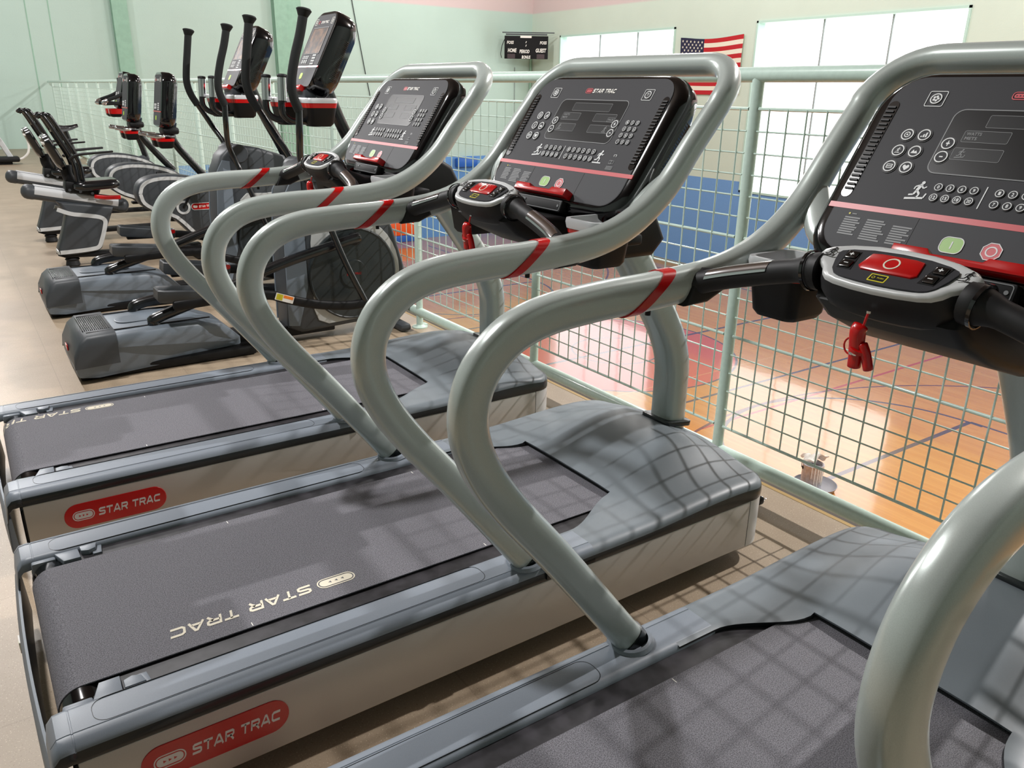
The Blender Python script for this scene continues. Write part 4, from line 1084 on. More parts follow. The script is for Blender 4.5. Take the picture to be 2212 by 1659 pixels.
    for i in range(4):
        t = i / 3; x = 0.82 + 0.15 * t; z = 1.25 - 0.32 * t
        mb.add(tube([(x, -0.125, z), (x + 0.022, 0, z + 0.004), (x, 0.125, z)], (0.02, 0.009), 10))
    mb.build('back_slats', 'vinyl', r, 50)
    FB = Fr((0.855, 0, 0.97), (0, -1, 0), (-0.38, 0, 0.92))
    mb = MB(); mb.add(FB.loft([(rrect(0.10, 0.12, 0.05, 5), -0.03), (rrect(0.13, 0.15, 0.06, 5), -0.015), (rrect(0.13, 0.15, 0.06, 5), 0.02), (rrect(0.10, 0.12, 0.05, 5), 0.038)])); bp = mb.build('lumbar_pad', 'vinyl', r, 60)
    mb = MB(); mb.add(FB.prism(rrect(0.07, 0.016, 0.003, 2, 0, 0.125), 0.02, 0.032)); mb.add(rbox((0.80, -0.06, 1.045), (0.05, 0.10, 0.02), 0.004)); mb.build('maker_label', 'white', bp)
    mb = MB(); mb.add(tube(smooth([(0.93, 0, 0.86), (0.93, 0, 0.78), (0.96, 0, 0.70)], 4), (0.045, 0.035), 14)); mb.add(cyl((0.985, -0.10, 0.90), (0.985, -0.06, 0.90), 0.024, 16), 1); mb.build('seat_post', ['black', 'chrome'], r, 50)
    for sg in (-1, 1):
        mb = MB(); mb.add(sweep(smooth([(0.95, sg * 0.20, 0.92), (1.0, sg * 0.235, 0.955), (1.12, sg * 0.25, 0.968), (1.27, sg * 0.25, 0.978)], 4), lambda i, t: sup(0.014 - 0.006 * t, 0.018, 10), (0, 0, 1), True, 0.008)); mb.build('arm_handle', 'rubber', r, 50)
    drive_unit(r)
    # mast, console, handlebar, cups
    mb = MB(); mb.add(tube(smooth([(2.12, 0, 0.66), (2.0, 0, 0.80), (1.86, 0, 0.985), (1.82, 0, 1.08), (1.84, 0, 1.2)], 5), 0.034, 14)); mb.build('mast', 'blacktube', r, 50)
    make_console(r, (1.705, 1.165), (1.775, 1.62), 0.13, 0.155, tv=False)
    mb = MB(); mb.add(rbox((1.80, 0, 1.13), (0.14, 0.18, 0.06), 0.02)); mb.build('console_neck', 'black', r)
    for sg in (-1, 1):
        mb = MB(); hb = smooth([(1.82, sg * 0.03, 1.08), (1.76, sg * 0.12, 1.085), (1.68, sg * 0.17, 1.09), (1.58, sg * 0.17, 1.105)], 5)
        mb.add(tube(hb, 0.017, 12), 0); mb.add(tube(hb[-8:], 0.021, 14, None, True, 0.008), 1); mb.build('handlebar', ['blacktube', 'chrome'], r, 50)
        FZc = Fr((1.735, sg * 0.11, 0), (1, 0, 0), (0, 1, 0))
        mb = MB(); mb.add(FZc.loft([(rrect(0.045, 0.045, 0.02, 4), 0.985), (rrect(0.06, 0.058, 0.025, 4), 1.0), (rrect(0.068, 0.065, 0.028, 4), 1.055), (rrect(0.05, 0.05, 0.02, 4), 1.055)]), 0); cu = mb.build('cup_holder', 'black', r, 50)
        mb = MB(); mb.add(FZc.loft([(rrect(0.0685, 0.0655, 0.028, 4), 1.045), (rrect(0.072, 0.069, 0.028, 4), 1.068), (rrect(0.05, 0.05, 0.02, 4), 1.068)], False)); mb.build('cup_liner', 'red', cu)
    return r

R1 = make_recumbent(); R1.location = (0, 6.0, 0)
R2 = copy_tree(R1); R2.location = (-0.02, 7.4, 0)
for c in kids(R2):
    pass
GR = 'black recumbent bikes beyond the ellipticals'
tag(R1, 'nearer recumbent bike, its whole rear pillar in view', 'exercise bike', GR)
tag(R2, 'recumbent bike half hidden behind the nearer recumbent bike', 'exercise bike', GR)

def make_upright():
    r = empty('upright_bike')
    mb = MB()
    P = [(1.18, 1.05), (1.20, 1.075), (1.28, 1.065), (1.36, 1.07), (1.42, 1.085), (1.425, 1.06), (1.36, 1.02), (1.28, 1.0), (1.21, 1.0)]
    vs = []; fs = []; k = len(P)
    for y, q in ((-1, 0.7), (-0.85, 0.95), (0, 1.0), (0.85, 0.95), (1, 0.7)):
        for x, z in P: vs.append((x, y * (0.12 * (1 - ss(1.22, 1.36, x)) + 0.03), 1.02 + (z - 1.02) * q))
    for i in range(4):
        for j in range(k): a = i * k + j; b = i * k + (j + 1) % k; fs.append((a, b, b + k, a + k))
    fs.append(tuple(range(k))); fs.append(tuple(4 * k + j for j in range(k)))
    mb.add((vs, fs)); mb.build('saddle', 'vinyl', r, 60)
    mb = MB(); mb.add(tube([(1.29, 0, 1.0), (1.36, 0, 0.7), (1.42, 0, 0.4)], 0.028, 12)); mb.build('seat_post', 'blacktube', r)
    mb = MB(); mb.add(sweep([(1.36, 0, 0.45), (1.57, 0, 0.52), (2.13, 0, 0.69)], sup(0.045, 0.035, 14, 3), (0, 0, 1))); mb.build('frame_beam', 'slate_dark', r, 50)
    mb = MB(); mb.add(rbox((1.2, 0, 0.05), (0.08, 0.5, 0.06), 0.02)); mb.add(rbox((2.15, 0, 0.05), (0.08, 0.5, 0.06), 0.02)); mb.add(rbox((1.68, 0, 0.08), (1.0, 0.08, 0.05), 0.01)); mb.build('base', 'black', r)
    drive_unit(r, 0.02)
    mb = MB(); mb.add(tube(smooth([(2.12, 0, 0.66), (2.05, 0, 0.95), (1.95, 0, 1.2), (1.95, 0, 1.3)], 5), 0.035, 14)); mb.build('mast', 'blacktube', r, 50)
    make_console(r, (1.86, 1.26), (1.97, 1.66), 0.13, 0.16, tv=False)
    for sg in (-1, 1):
        hb = smooth([(1.95, sg * 0.04, 1.27), (1.85, sg * 0.15, 1.31), (1.70, sg * 0.22, 1.31), (1.74, sg * 0.24, 1.345), (1.86, sg * 0.235, 1.39), (1.945, sg * 0.23, 1.44), (1.965, sg * 0.23, 1.50), (1.968, sg * 0.23, 1.585)], 5)
        mb = MB(); mb.add(tube(hb, 0.02, 12, None, True, 0.008), 0); mb.add(tube(hb[9:16], 0.0225, 12), 1); mb.build('handlebar', ['foam', 'chrome'], r, 50)
        FZc = Fr((1.83, sg * 0.10, 0), (1, 0, 0), (0, 1, 0))
        mb = MB(); mb.add(FZc.loft([(rrect(0.045, 0.045, 0.02, 4), 1.16), (rrect(0.066, 0.06, 0.025, 4), 1.18), (rrect(0.07, 0.065, 0.028, 4), 1.24), (rrect(0.05, 0.05, 0.02, 4), 1.24)]), 0); cu = mb.build('cup_holder', 'black', r, 50)
        mb = MB(); mb.add(FZc.loft([(rrect(0.0705, 0.0655, 0.028, 4), 1.195), (rrect(0.074, 0.069, 0.028, 4), 1.25), (rrect(0.05, 0.05, 0.02, 4), 1.25)], False)); mb.build('cup_liner', 'red', cu)
    return r
U1 = make_upright(); U1.location = (0, 8.85, 0)
tag(U1, 'upright bike with raised black saddle behind both recumbent bikes', 'exercise bike')

# machine at the far left edge
r = empty('strength_machine', (1.1, 17.3, 0))
mb = MB(); mb.add(sweep([(-0.25, 0, 0.85), (-0.04, 0, 0.43), (0.10, 0, 0.10)], sup(0.05, 0.05, 12, 4), (1, 0, 0))); mb.build('frame_leg', 'alu_light', r)
mb = MB(); mb.add(rbox((0.02, 0, 0.10), (0.42, 0.34, 0.10), 0.03)); mb.add(rbox((-0.25, 0, 0.03), (0.7, 0.1, 0.06), 0.015)); mb.build('base', 'black', r)
mb = MB(); mb.add(tube(smooth([(0.20, -0.05, 0.09), (0.30, -0.05, 0.12), (0.40, -0.05, 0.22), (0.43, -0.05, 0.36), (0.42, -0.05, 0.48)], 4), 0.022, 12)); mb.build('curved_tube', 'white', r)
mb = MB(); mb.add(rbox((-0.32, 0, 0.62), (0.5, 0.26, 0.08), 0.03)); mb.build('pad', 'vinyl', r)
tag(r, 'grey legged strength machine with curved white tube by the end wall', 'exercise machine')

# ================================================================== RAILING
XF = 2.535
rl = empty('guard_railing', (XF, 0, 0))
tag(rl, 'mint steel guard railing with square wire mesh above the court', 'railing')
Y0, Y1 = -2.56, 21.8
mb = MB(); mb.add(tube([(0, Y0, 1.572), (0, Y1, 1.572)], 0.026, 20)); mb.build('top_rail', 'mint', rl, 50)
mb = MB(); mb.add(tube([(0, Y0, 0.107), (0, Y1, 0.107)], 0.03, 20)); mb.build('bottom_rail', 'mint', rl, 50)
PY = [0.072 + 1.308 * k for k in range(-2, 17)]
def post_mb():
    m = MB(); m.add(tube([(0, 0, 0.0), (0, 0, 1.56)], 0.0225, 18))
    m.add(lathe([(0, 0), (0.052, 0), (0.052, 0.008), (0.03, 0.012), (0.024, 0.02), (0.0, 0.02)], 20))
    m.add(rbox((0.04, 0.03, 0.008), (0.05, 0.05, 0.012), 0.003))
    return m
p0 = None
for y in PY:
    if p0 is None: p0 = post_mb().build('post', 'mint', rl, 50)
    else:
        c = p0.copy(); COL.objects.link(c); c.parent = rl; p0_ = c
        c.location = (0, y, 0); continue
    p0.location = (0, y, 0)
def panel():
    m = MB(); L = 1.308 - 0.045; xo = -0.008
    for k in range(17):
        z = 0.223 + 0.0771 * k; thick = k in (0, 5, 10, 16)
        m.add(tube([(xo, 0.0, z), (xo, L, z)], 0.0062 if thick else 0.0032, 6, None, False))
    nv = 16
    for k in range(nv):
        y = 0.035 + 0.0785 * k
        m.add(tube([(xo - 0.004, y, 0.223), (xo - 0.004, y, 1.4566)], 0.0032, 6, None, False))
    return m
q0 = None
for y in PY[:-1]:
    if q0 is None: q0 = panel().build('mesh_panel', 'mint', rl, 60); q = q0
    else: q = q0.copy(); COL.objects.link(q); q.parent = rl
    q.location = (0, y + 0.0225, 0)

# ================================================================== ROOM
def node_mat(name):
    m = bpy.data.materials.new(name); m.use_nodes = True; nt = m.node_tree
    return m, nt, nt.nodes['Principled BSDF']
class NB:
    def __init__(s, nt): s.nt = nt
    def math(s, op, a, b=None, c=None):
        n = s.nt.nodes.new('ShaderNodeMath'); n.operation = op
        for i, v in enumerate((a, b, c)):
            if v is None: continue
            if isinstance(v, (int, float)): n.inputs[i].default_value = v
            else: s.nt.links.new(v, n.inputs[i])
        return n.outputs[0]
    def mix(s, f, A, B):
        n = s.nt.nodes.new('ShaderNodeMix'); n.data_type = 'RGBA'
        for k, v in (('Factor', f), ('A', A), ('B', B)):
            if isinstance(v, (int, float)): n.inputs[k].default_value = v
            elif isinstance(v, tuple): n.inputs[k].default_value = v
            else: s.nt.links.new(v, n.inputs[k])
        return n.outputs['Result']
    def noise(s, vec, scale, detail=2, rough=0.5):
        n = s.nt.nodes.new('ShaderNodeTexNoise'); n.inputs['Scale'].default_value = scale; n.inputs['Detail'].default_value = detail; n.inputs['Roughness'].default_value = rough
        s.nt.links.new(vec, n.inputs['Vector']); return n.outputs['Fac']
    def scale(s, vec, sc):
        n = s.nt.nodes.new('ShaderNodeVectorMath'); n.operation = 'MULTIPLY'; s.nt.links.new(vec, n.inputs[0]); n.inputs[1].default_value = sc; return n.outputs[0]
    def step(s, v, lo, hi):
        n = s.nt.nodes.new('ShaderNodeMapRange'); s.nt.links.new(v, n.inputs['Value']); n.inputs['From Min'].default_value = lo; n.inputs['From Max'].default_value = hi; n.clamp = True
        return n.outputs['Result']

def floor_material():
    m, nt, p = node_mat('speckled_rubber_floor'); nb = NB(nt)
    g = nt.nodes.new('ShaderNodeNewGeometry'); P = g.outputs['Position']
    sp = nt.nodes.new('ShaderNodeSeparateXYZ'); nt.links.new(P, sp.inputs[0])
    base = nb.mix(nb.step(nb.noise(P, 3.0, 3), 0.3, 0.7), lin((160, 142, 120)), lin((174, 156, 134)))
    fl = nb.step(nb.noise(P, 260, 1), 0.66, 0.72)
    c = nb.mix(fl, base, lin((216, 200, 176)))
    fd = nb.step(nb.noise(nb.scale(P, (1.0, 1.0, 1.01)), 190, 1), 0.34, 0.29)
    c = nb.mix(nb.math('MULTIPLY', fd, 0.5), c, lin((110, 92, 72)))
    # tile seams 0.61 m
    sx = nb.math('ABSOLUTE', nb.math('SUBTRACT', nb.math('FRACT', nb.math('MULTIPLY', nb.math('ADD', sp.outputs['X'], 6.33), 1 / 0.61)), 0.5))
    sy = nb.math('ABSOLUTE', nb.math('SUBTRACT', nb.math('FRACT', nb.math('MULTIPLY', nb.math('ADD', sp.outputs['Y'], 9.1), 1 / 0.61)), 0.5))
    sm = nb.math('GREATER_THAN', nb.math('MAXIMUM', sx, sy), 0.4965)
    c = nb.mix(nb.math('MULTIPLY', sm, 0.3), c, lin((120, 106, 90)))
    nt.links.new(c, p.inputs['Base Color']); p.inputs['Roughness'].default_value = 0.42; p.inputs['Specular IOR Level'].default_value = 0.5
    return m

def court_material():
    m, nt, p = node_mat('court_wood'); nb = NB(nt)
    g = nt.nodes.new('ShaderNodeNewGeometry'); P = g.outputs['Position']
    sp = nt.nodes.new('ShaderNodeSeparateXYZ'); nt.links.new(P, sp.inputs[0]); X, Y = sp.outputs['X'], sp.outputs['Y']
    # boards run along y
    br = nt.nodes.new('ShaderNodeTexBrick')
    mp = nt.nodes.new('ShaderNodeMapping'); mp.inputs['Rotation'].default_value = (0, 0, PI / 2); nt.links.new(P, mp.inputs['Vector']); nt.links.new(mp.outputs[0], br.inputs['Vector'])
    br.inputs['Scale'].default_value = 1; br.inputs['Brick Width'].default_value = 0.9; br.inputs['Row Height'].default_value = 0.057; br.inputs['Mortar Size'].default_value = 0.0006
    br.inputs['Color1'].default_value = lin((216, 150, 66)); br.inputs['Color2'].default_value = lin((204, 134, 52)); br.inputs['Mortar'].default_value = lin((150, 92, 48))
    c = nb.mix(nb.math('MULTIPLY', nb.step(nb.noise(nb.scale(P, (9, 0.8, 1)), 3, 4), 0.3, 0.7), 0.3), br.outputs['Color'], lin((190, 118, 46)))
    cx, cy = 10.1, 9.03
    def dist(x, y): return nb.math('SQRT', nb.math('ADD', nb.math('POWER', nb.math('SUBTRACT', X, x), 2), nb.math('POWER', nb.math('SUBTRACT', Y, y), 2)))
    def ring(d, r, w): return nb.math('LESS_THAN', nb.math('ABSOLUTE', nb.math('SUBTRACT', d, r)), w / 2)
    def lineY(y, w, x0, x1): return nb.math('MULTIPLY', nb.math('LESS_THAN', nb.math('ABSOLUTE', nb.math('SUBTRACT', Y, y)), w / 2), nb.math('LESS_THAN', nb.math('ABSOLUTE', nb.math('SUBTRACT', X, (x0 + x1) / 2)), (x1 - x0) / 2))
    def lineX(x, w, y0, y1): return nb.math('MULTIPLY', nb.math('LESS_THAN', nb.math('ABSOLUTE', nb.math('SUBTRACT', X, x)), w / 2), nb.math('LESS_THAN', nb.math('ABSOLUTE', nb.math('SUBTRACT', Y, (y0 + y1) / 2)), (y1 - y0) / 2))
    d0 = dist(cx, cy)
    c = nb.mix(nb.math('LESS_THAN', d0, 2.27), c, lin((206, 88, 66)))
    slate = lin((64, 50, 72)); maroon = lin((104, 44, 48)); redl = lin((186, 44, 48)); cream = lin((226, 176, 110))
    def over(mask, col, a=0.9):
        nonlocal c
        c = nb.mix(nb.math('MULTIPLY', mask, a), c, col)
    over(ring(d0, 2.27, 0.045), slate); over(ring(d0, 0.83, 0.04), slate)
    over(lineY(cy, 0.075, 4.2, 16.9), slate)
    over(lineY(6.32, 0.06, 3.6, 16.9), slate); over(lineY(11.74, 0.06, 3.6, 16.9), slate)
    over(lineY(5.43, 0.055, 8.6, 16.2), redl); over(lineY(12.63, 0.055, 5, 16.2), redl)
    over(lineY(7.13, 0.02, 3.6, 16.9), cream, 0.6)
    for s_ in (-1, 1):
        fy = cy + s_ * 5.65
        df = dist(cx, fy); sd = nb.math('GREATER_THAN', nb.math('MULTIPLY', nb.math('SUBTRACT', Y, fy), -s_), -0.2)
        over(nb.math('MULTIPLY', ring(df, 2.22, 0.06), sd), slate); over(lineY(fy, 0.075, cx - 2.25, cx + 2.25), slate)
        dt = dist(cx, cy + s_ * 9.47); over(ring(dt, 6.06, 0.05), maroon)
        over(lineX(cx - 2.25, 0.06, min(fy, fy + s_ * 6), max(fy, fy + s_ * 6)), slate); over(lineX(cx + 2.25, 0.06, min(fy, fy + s_ * 6), max(fy, fy + s_ * 6)), slate)
    over(lineX(16.4, 0.06, -4, 20), slate); over(lineX(3.6, 0.06, -4, 20), slate)
    nt.links.new(c, p.inputs['Base Color']); p.inputs['Roughness'].default_value = 0.22; p.inputs['Specular IOR Level'].default_value = 0.5
    p.inputs['Coat Weight'].default_value = 0.8; p.inputs['Coat Roughness'].default_value = 0.07; p.inputs['Coat IOR'].default_value = 1.5
    b = nt.nodes.new('ShaderNodeBump'); b.inputs['Strength'].default_value = 0.12; b.inputs['Distance'].default_value = 0.01
    nt.links.new(nb.noise(nb.scale(P, (1, 0.5, 1)), 6, 2), b.inputs['Height']); nt.links.new(b.outputs['Normal'], p.inputs['Coat Normal'])
    return m

def wall_material(name, upper, lower, zsplit, zband, band):
    """painted block: wainscot below zsplit, wall colour, paler band above zband"""
    m, nt, p = node_mat(name); nb = NB(nt)
    g = nt.nodes.new('ShaderNodeNewGeometry'); P = g.outputs['Position']
    sp = nt.nodes.new('ShaderNodeSeparateXYZ'); nt.links.new(P, sp.inputs[0]); Z = sp.outputs['Z']
    nz = nb.noise(P, 1.2, 4); nz2 = nb.noise(P, 30, 3)
    u = nb.mix(nb.math('MULTIPLY', nb.step(nz, 0.3, 0.7), 0.25), upper, tuple(v * 0.86 for v in upper[:3]) + (1,))
    l = nb.mix(nb.math('MULTIPLY', nb.step(nz2, 0.3, 0.7), 0.3), lower, tuple(v * 0.8 for v in lower[:3]) + (1,))
    c = nb.mix(nb.math('GREATER_THAN', Z, zsplit), l, u)
    c = nb.mix(nb.step(Z, zband - 0.03, zband + 0.03), c, band)
    nt.links.new(c, p.inputs['Base Color']); p.inputs['Roughness'].default_value = 0.5; p.inputs['Specular IOR Level'].default_value = 0.35
    # block courses
    fz = nb.math('ABSOLUTE', nb.math('SUBTRACT', nb.math('FRACT', nb.math('MULTIPLY', Z, 5.0)), 0.5))
    h = nb.math('ADD', nb.math('MULTIPLY', nb.math('GREATER_THAN', fz, 0.47), -0.5), nb.math('MULTIPLY', nz2, 0.6))
    b = nt.nodes.new('ShaderNodeBump'); b.inputs['Strength'].default_value = 0.25; b.inputs['Distance'].default_value = 0.01
    nt.links.new(h, b.inputs['Height']); nt.links.new(b.outputs['Normal'], p.inputs['Normal'])
    return m

ZC = -3.14; YE = 21.9; XW = 17.2; ZT = 6.4; XB = -6.0; YB = -7.0
mint_c = lin((190, 214, 203)); tan_c = lin((208, 222, 208)); blue_c = lin((116, 162, 218)); pink_c = lin((214, 196, 194)); blue2 = lin((104, 156, 216))
M['floor'] = floor_material(); M['court'] = court_material()
M['wall_end'] = wall_material('mint_end_wall', mint_c, blue2, -0.53, 3.98, pink_c)
M['wall_far'] = wall_material('pale_window_wall', tan_c, blue_c, -0.60, 3.98, pink_c)
M['wall_back'] = wall_material('mint_back_wall', lin((116, 128, 122)), mint_c, -9, 20, pink_c)
M['ceiling'] = mat('dark_ceiling', (70, 60, 52), 0.8)
M['pilaster'] = mat('green_pilaster_paint', (150, 190, 168), 0.5, 0, 0.4, 0, 0.05, 8)
M['slab_edge'] = mat('dark_slab_edge', (60, 50, 38), 0.6)
M['slab_strip'] = mat('brass_edge_strip', (170, 140, 80), 0.45, 0.2)
M['frame_mint'] = mat('window_reveal_mint', (190, 220, 208), 0.45)
M['mullion'] = mat('grey_mullion', (150, 160, 160), 0.5)
M['glass'] = mat('bright_frosted_pane', (250, 252, 255), 0.3, emit=1.7)
def struct(mb, name, mats, parent=None):
    o = mb.build(name, mats, parent)
    if not parent: o['kind'] = 'structure'
    return o
def plain(c, s_): return rbox(c, s_, 0)
mb = MB(); mb.add(plain(((XB + 2.62) / 2, (YB + YE) / 2, -0.1), (2.62 - XB, YE - YB, 0.2))); fl = struct(mb, 'floor', 'floor')
mb = MB(); mb.add(plain((2.655, (YB + YE) / 2, -0.14), (0.03, YE - YB, 0.27)), 0); mb.add(plain((2.63, (YB + YE) / 2, -0.003), (0.02, YE - YB, 0.008)), 1); struct(mb, 'trim_1', ['slab_edge', 'slab_strip'])
mb = MB(); mb.add(plain(((XB + XW) / 2, (YB + YE) / 2, ZC - 0.1), (XW - XB, YE - YB, 0.2))); struct(mb, 'floor.001', 'court')
mb = MB(); mb.add(plain(((XB + XW) / 2, YE + 0.15, (ZC + ZT) / 2), (XW - XB + 0.6, 0.3, ZT - ZC))); struct(mb, 'wall_end', 'wall_end')
mb = MB(); mb.add(plain((XB - 0.15, (YB + YE) / 2, (ZC + ZT) / 2), (0.3, YE - YB, ZT - ZC))); struct(mb, 'wall_left', 'wall_back')
mb = MB(); mb.add(plain(((XB + XW) / 2, YB - 0.15, (ZC + ZT) / 2), (XW - XB + 0.6, 0.3, ZT - ZC))); struct(mb, 'wall_back', 'wall_back')
mb = MB(); mb.add(plain(((XB + XW) / 2, (YB + YE) / 2, ZT + 0.1), (XW - XB + 0.6, YE - YB + 0.6, 0.2))); struct(mb, 'ceiling', 'ceiling')
# window wall with two (and one hidden) openings
WINS = [(15.17, 20.33, -0.86, 3.25), (7.17, 12.40, -0.86, 3.25), (-0.8, 4.4, -0.86, 3.25)]
mb = MB(); T_ = 0.35
def wb(y0, y1, z0, z1): mb.add(plain((XW + T_ / 2, (y0 + y1) / 2, (z0 + z1) / 2), (T_, y1 - y0, z1 - z0)))
wb(YB, YE, ZC, -0.86); wb(YB, YE, 3.25, ZT)
ed = sorted([YB] + [w[0] for w in WINS] + [w[1] for w in WINS] + [YE])
for i in range(0, len(ed), 2): wb(ed[i], ed[i + 1], -0.86, 3.25)
struct(mb, 'wall_right', 'wall_far')
for i, (y0, y1, z0, z1) in enumerate(WINS):
    w = empty('window_%d' % (i + 1), (XW, (y0 + y1) / 2, (z0 + z1) / 2)); w['kind'] = 'structure'
    hy, hz = (y1 - y0) / 2, (z1 - z0) / 2
    mb = MB(); t = 0.05
    for s_ in (-1, 1):
        mb.add(plain((0.12, s_ * (hy - t / 2), 0), (0.30, t, 2 * hz))); mb.add(plain((0.12, 0, s_ * (hz - t / 2)), (0.30, 2 * hy, t)))
    mb.build('window_frame', 'frame_mint', w)
    for k in range(3):
        yy0 = -hy + t + k * (2 * hy - 2 * t) / 3; yy1 = yy0 + (2 * hy - 2 * t) / 3
        mb = MB(); mb.add(plain((0.24, (yy0 + yy1) / 2, 0), (0.01, yy1 - yy0, 2 * hz - 2 * t))); mb.build('pane', 'glass', w)
    for k in (1, 2):
        y = -hy + t + k * (2 * hy - 2 * t) / 3; mb = MB(); mb.add(plain((0.22, y, 0), (0.04, 0.035, 2 * hz - 2 * t))); mb.build('mullion', 'mullion', w)
# pilasters, pipe, hairline joints on the end wall
for k, (x0, x1) in enumerate(((4.20, 4.56), (8.30, 9.08))):
    mb = MB(); mb.add(plain(((x0 + x1) / 2, YE - 0.10, (ZC + ZT) / 2), (x1 - x0, 0.2, ZT - ZC)))
    if k: mb.add(plain((x0 + 0.18, YE - 0.22, (ZC + ZT) / 2), (0.36, 0.06, ZT - ZC)))
    struct(mb, 'trim_%d' % (2 + k), 'pilaster')
mb = MB(); mb.add(tube([(17.12, YE - 0.06, -0.5), (17.12, YE - 0.06, 2.62)], 0.035, 10)); struct(mb, 'trim_4', 'pilaster')
mb = MB(); mb.add(tube([(16.5, YE - 0.02, -0.5), (16.5, YE - 0.02, 2.3)], 0.012, 8)); struct(mb, 'trim_5', 'mullion')
for k, x in enumerate((2.33, 2.82)):
    mb = MB(); mb.add(plain((x, YE - 0.004, 2.2), (0.022, 0.008, 4.2))); struct(mb, 'trim_%d' % (6 + k), 'pilaster')
mb = MB(); mb.add(plain((XW - 0.012, (YB + YE) / 2, ZC + 0.05), (0.024, YE - YB, 0.1))); struct(mb, 'baseboard_right', 'mullion')
mb = MB(); mb.add(tube(smooth([(10.66, YE - 0.03, 4.2), (10.78, YE - 0.03, 3.45), (11.01, YE - 0.03, 2.09), (11.14, YE - 0.03, 1.40), (11.2, YE - 0.03, 0.9)], 4), 0.012, 6)); o = mb.build('hanging_cable', 'black')
tag(o, 'thin dark cable running down the mint end wall', 'cable')

# ------------------------------------------------------------------ flag
def flag():
    root = empty('flag', (XW - 0.03, 13.83, 2.97)); W, H = 2.17, 1.45
    NX, NY = 52, 26
    def P(i, j):      # i along the fly, j down
        u, v = i / NX, j / NY
        sag = -0.075 * sin(PI * min(1, u * 1.6)) * (1 - v) if u < 0.625 else -0.075 * sin(PI * 1.0) 
        sag = -0.07 * (sin(PI * u) ** 1.3) * (1 - 0.9 * v) + 0.0 
        wob = 0.012 * sin(9 * u + 4 * v) + 0.010 * sin(5 * v - 3 * u)
        pull = 0.16 * v * u ** 2.2
        return (-0.02 + wob, W / 2 - W * u * (1 - 0.05 * v * 0), -H * v + sag + pull * 0.0 + (-0.10 * v * (1 - u) * 0 + 0.02 * v))
    vs = [P(i, j) for j in range(NY + 1) for i in range(NX + 1)]
    red, whi, blu = MB(), MB(), MB()
    fs = {0: [], 1: [], 2: []}
    for j in range(NY):
        for i in range(NX):
            a = j * (NX + 1) + i; f = (a, a + 1, a + NX + 2, a + NX + 1)
            st = j // 2
            fs[2 if (i < 21 and st < 7) else (st % 2)].append(f)
    mb = MB()
    for m in (0, 1, 2): mb.add((vs, fs[m]), m)
    # back side gives it a body
    vb = [(x + 0.004, y, z) for x, y, z in vs]
    mb.add((vb, [f[::-1] for k in fs.values() for f in k]), 1)
    cloth = mb.build('cloth', ['flag_red', 'flag_white', 'flag_blue'], root, 60)
    stars = MB()
    for rI in range(9):
        for cI in range(6 if rI % 2 == 0 else 5):
            u = (0.04 + 0.066 * cI + (0.033 if rI % 2 else 0)); v = (0.06 + 0.0525 * rI)
            i = u * NX; j = v * NY; x, y, z = P(i, j); pts = []
            for k in range(10):
                rr = 0.038 if k % 2 == 0 else 0.016; a = PI / 2 + PI * k / 5; pts.append((x - 0.006, y - rr * cos(a), z + rr * sin(a)))
            o = len(pts); stars.add((pts + [(x - 0.006, y, z)], [(k, (k + 1) % 10, 10) for k in range(10)]))
    stars.build('stars', 'flag_white', cloth)
    return root
M['flag_red'] = mat('flag_red', (186, 24, 36), 0.8); M['flag_white'] = mat('flag_white', (232, 226, 208), 0.8); M['flag_blue'] = mat('flag_blue', (34, 34, 66), 0.8)
tag(flag(), 'large stars and stripes flag hung between the two bright windows', 'flag')

# ------------------------------------------------------------------ scoreboard (across the corner)
sb = empty('scoreboard', (16.21, 20.83, 2.60)); sb.rotation_euler = (0, 0, -0.60); sb.scale = (0.78, 0.78, 0.92)
SF = Fr((0, 0, 0), (1, 0.0, 0), (0, 0, 1))
mb = MB(); mb.add(SF.prism(rrect(0.90, 0.37, 0.01, 2, 0, 0.30), -0.15, 0.0, 0.008)); cab = mb.build('cabinet', 'board', sb, 40)
ltr = MB(); n = 0.003
for s_, u, v, h in (('FOSS', -0.66, 0.455, 0.085), ('FOSS', 0.70, 0.455, 0.085), ('HOME', -0.58, 0.20, 0.11), ('PERIOD', -0.07, 0.17, 0.10), ('GUEST', 0.61, 0.205, 0.11), ('BONUS', 0.0, -0.015, 0.09)):
    ltr.add(SF.map(text(s_, 1.25 * h * (2.65 if len(s_) == 4 else (3.2 if len(s_) == 5 else 3.3)), 1.2 * h, 0.15, 0.03, u, v), n))
ltr.add(SF.prism(rrect(0.23, 0.035, 0.004, 1, -0.02, 0.64), 0.0, 0.004), 0)
for v in (0.47, 0.36): ltr.add(SF.prism([(-0.035, v - 0.03), (-0.01, v - 0.03), (0.015, v + 0.03), (-0.01, v + 0.03)], 0, 0.003))
ltr.build('lettering', 'white', cab)
for u in (-0.62, 0.60):
    mb = MB(); mb.add(SF.prism(rrect(0.16, 0.075, 0.006, 1, u, 0.01), 0, 0.003)); mb.build('digit_window', 'led', cab)
mb = MB(); mb.add(text('THE CENTER', 0.40, 0.045, 0.1, 0.02, -0.02, 0.64), 0) if False else None
mb = MB(); mb.add(rbox((0.08, 0.08, 0.78), (2.15, 0.05, 0.035), 0.004)); mb.add(rbox((-0.0, -0.02, 0.715), (1.7, 0.05, 0.05), 0.004)); mb.build('mounting_bar', 'slate_dark', sb)
mb = MB(); mb.add(tube(smooth([(-0.9, 0.05, 0.55), (-1.0, 0.06, 0.35), (-1.05, 0.06, 0.1), (-1.02, 0.06, -0.05)], 4), 0.014, 6)); mb.build('power_lead', 'black', sb)
tag(sb, 'black basketball scoreboard mounted in the gym corner', 'scoreboard')

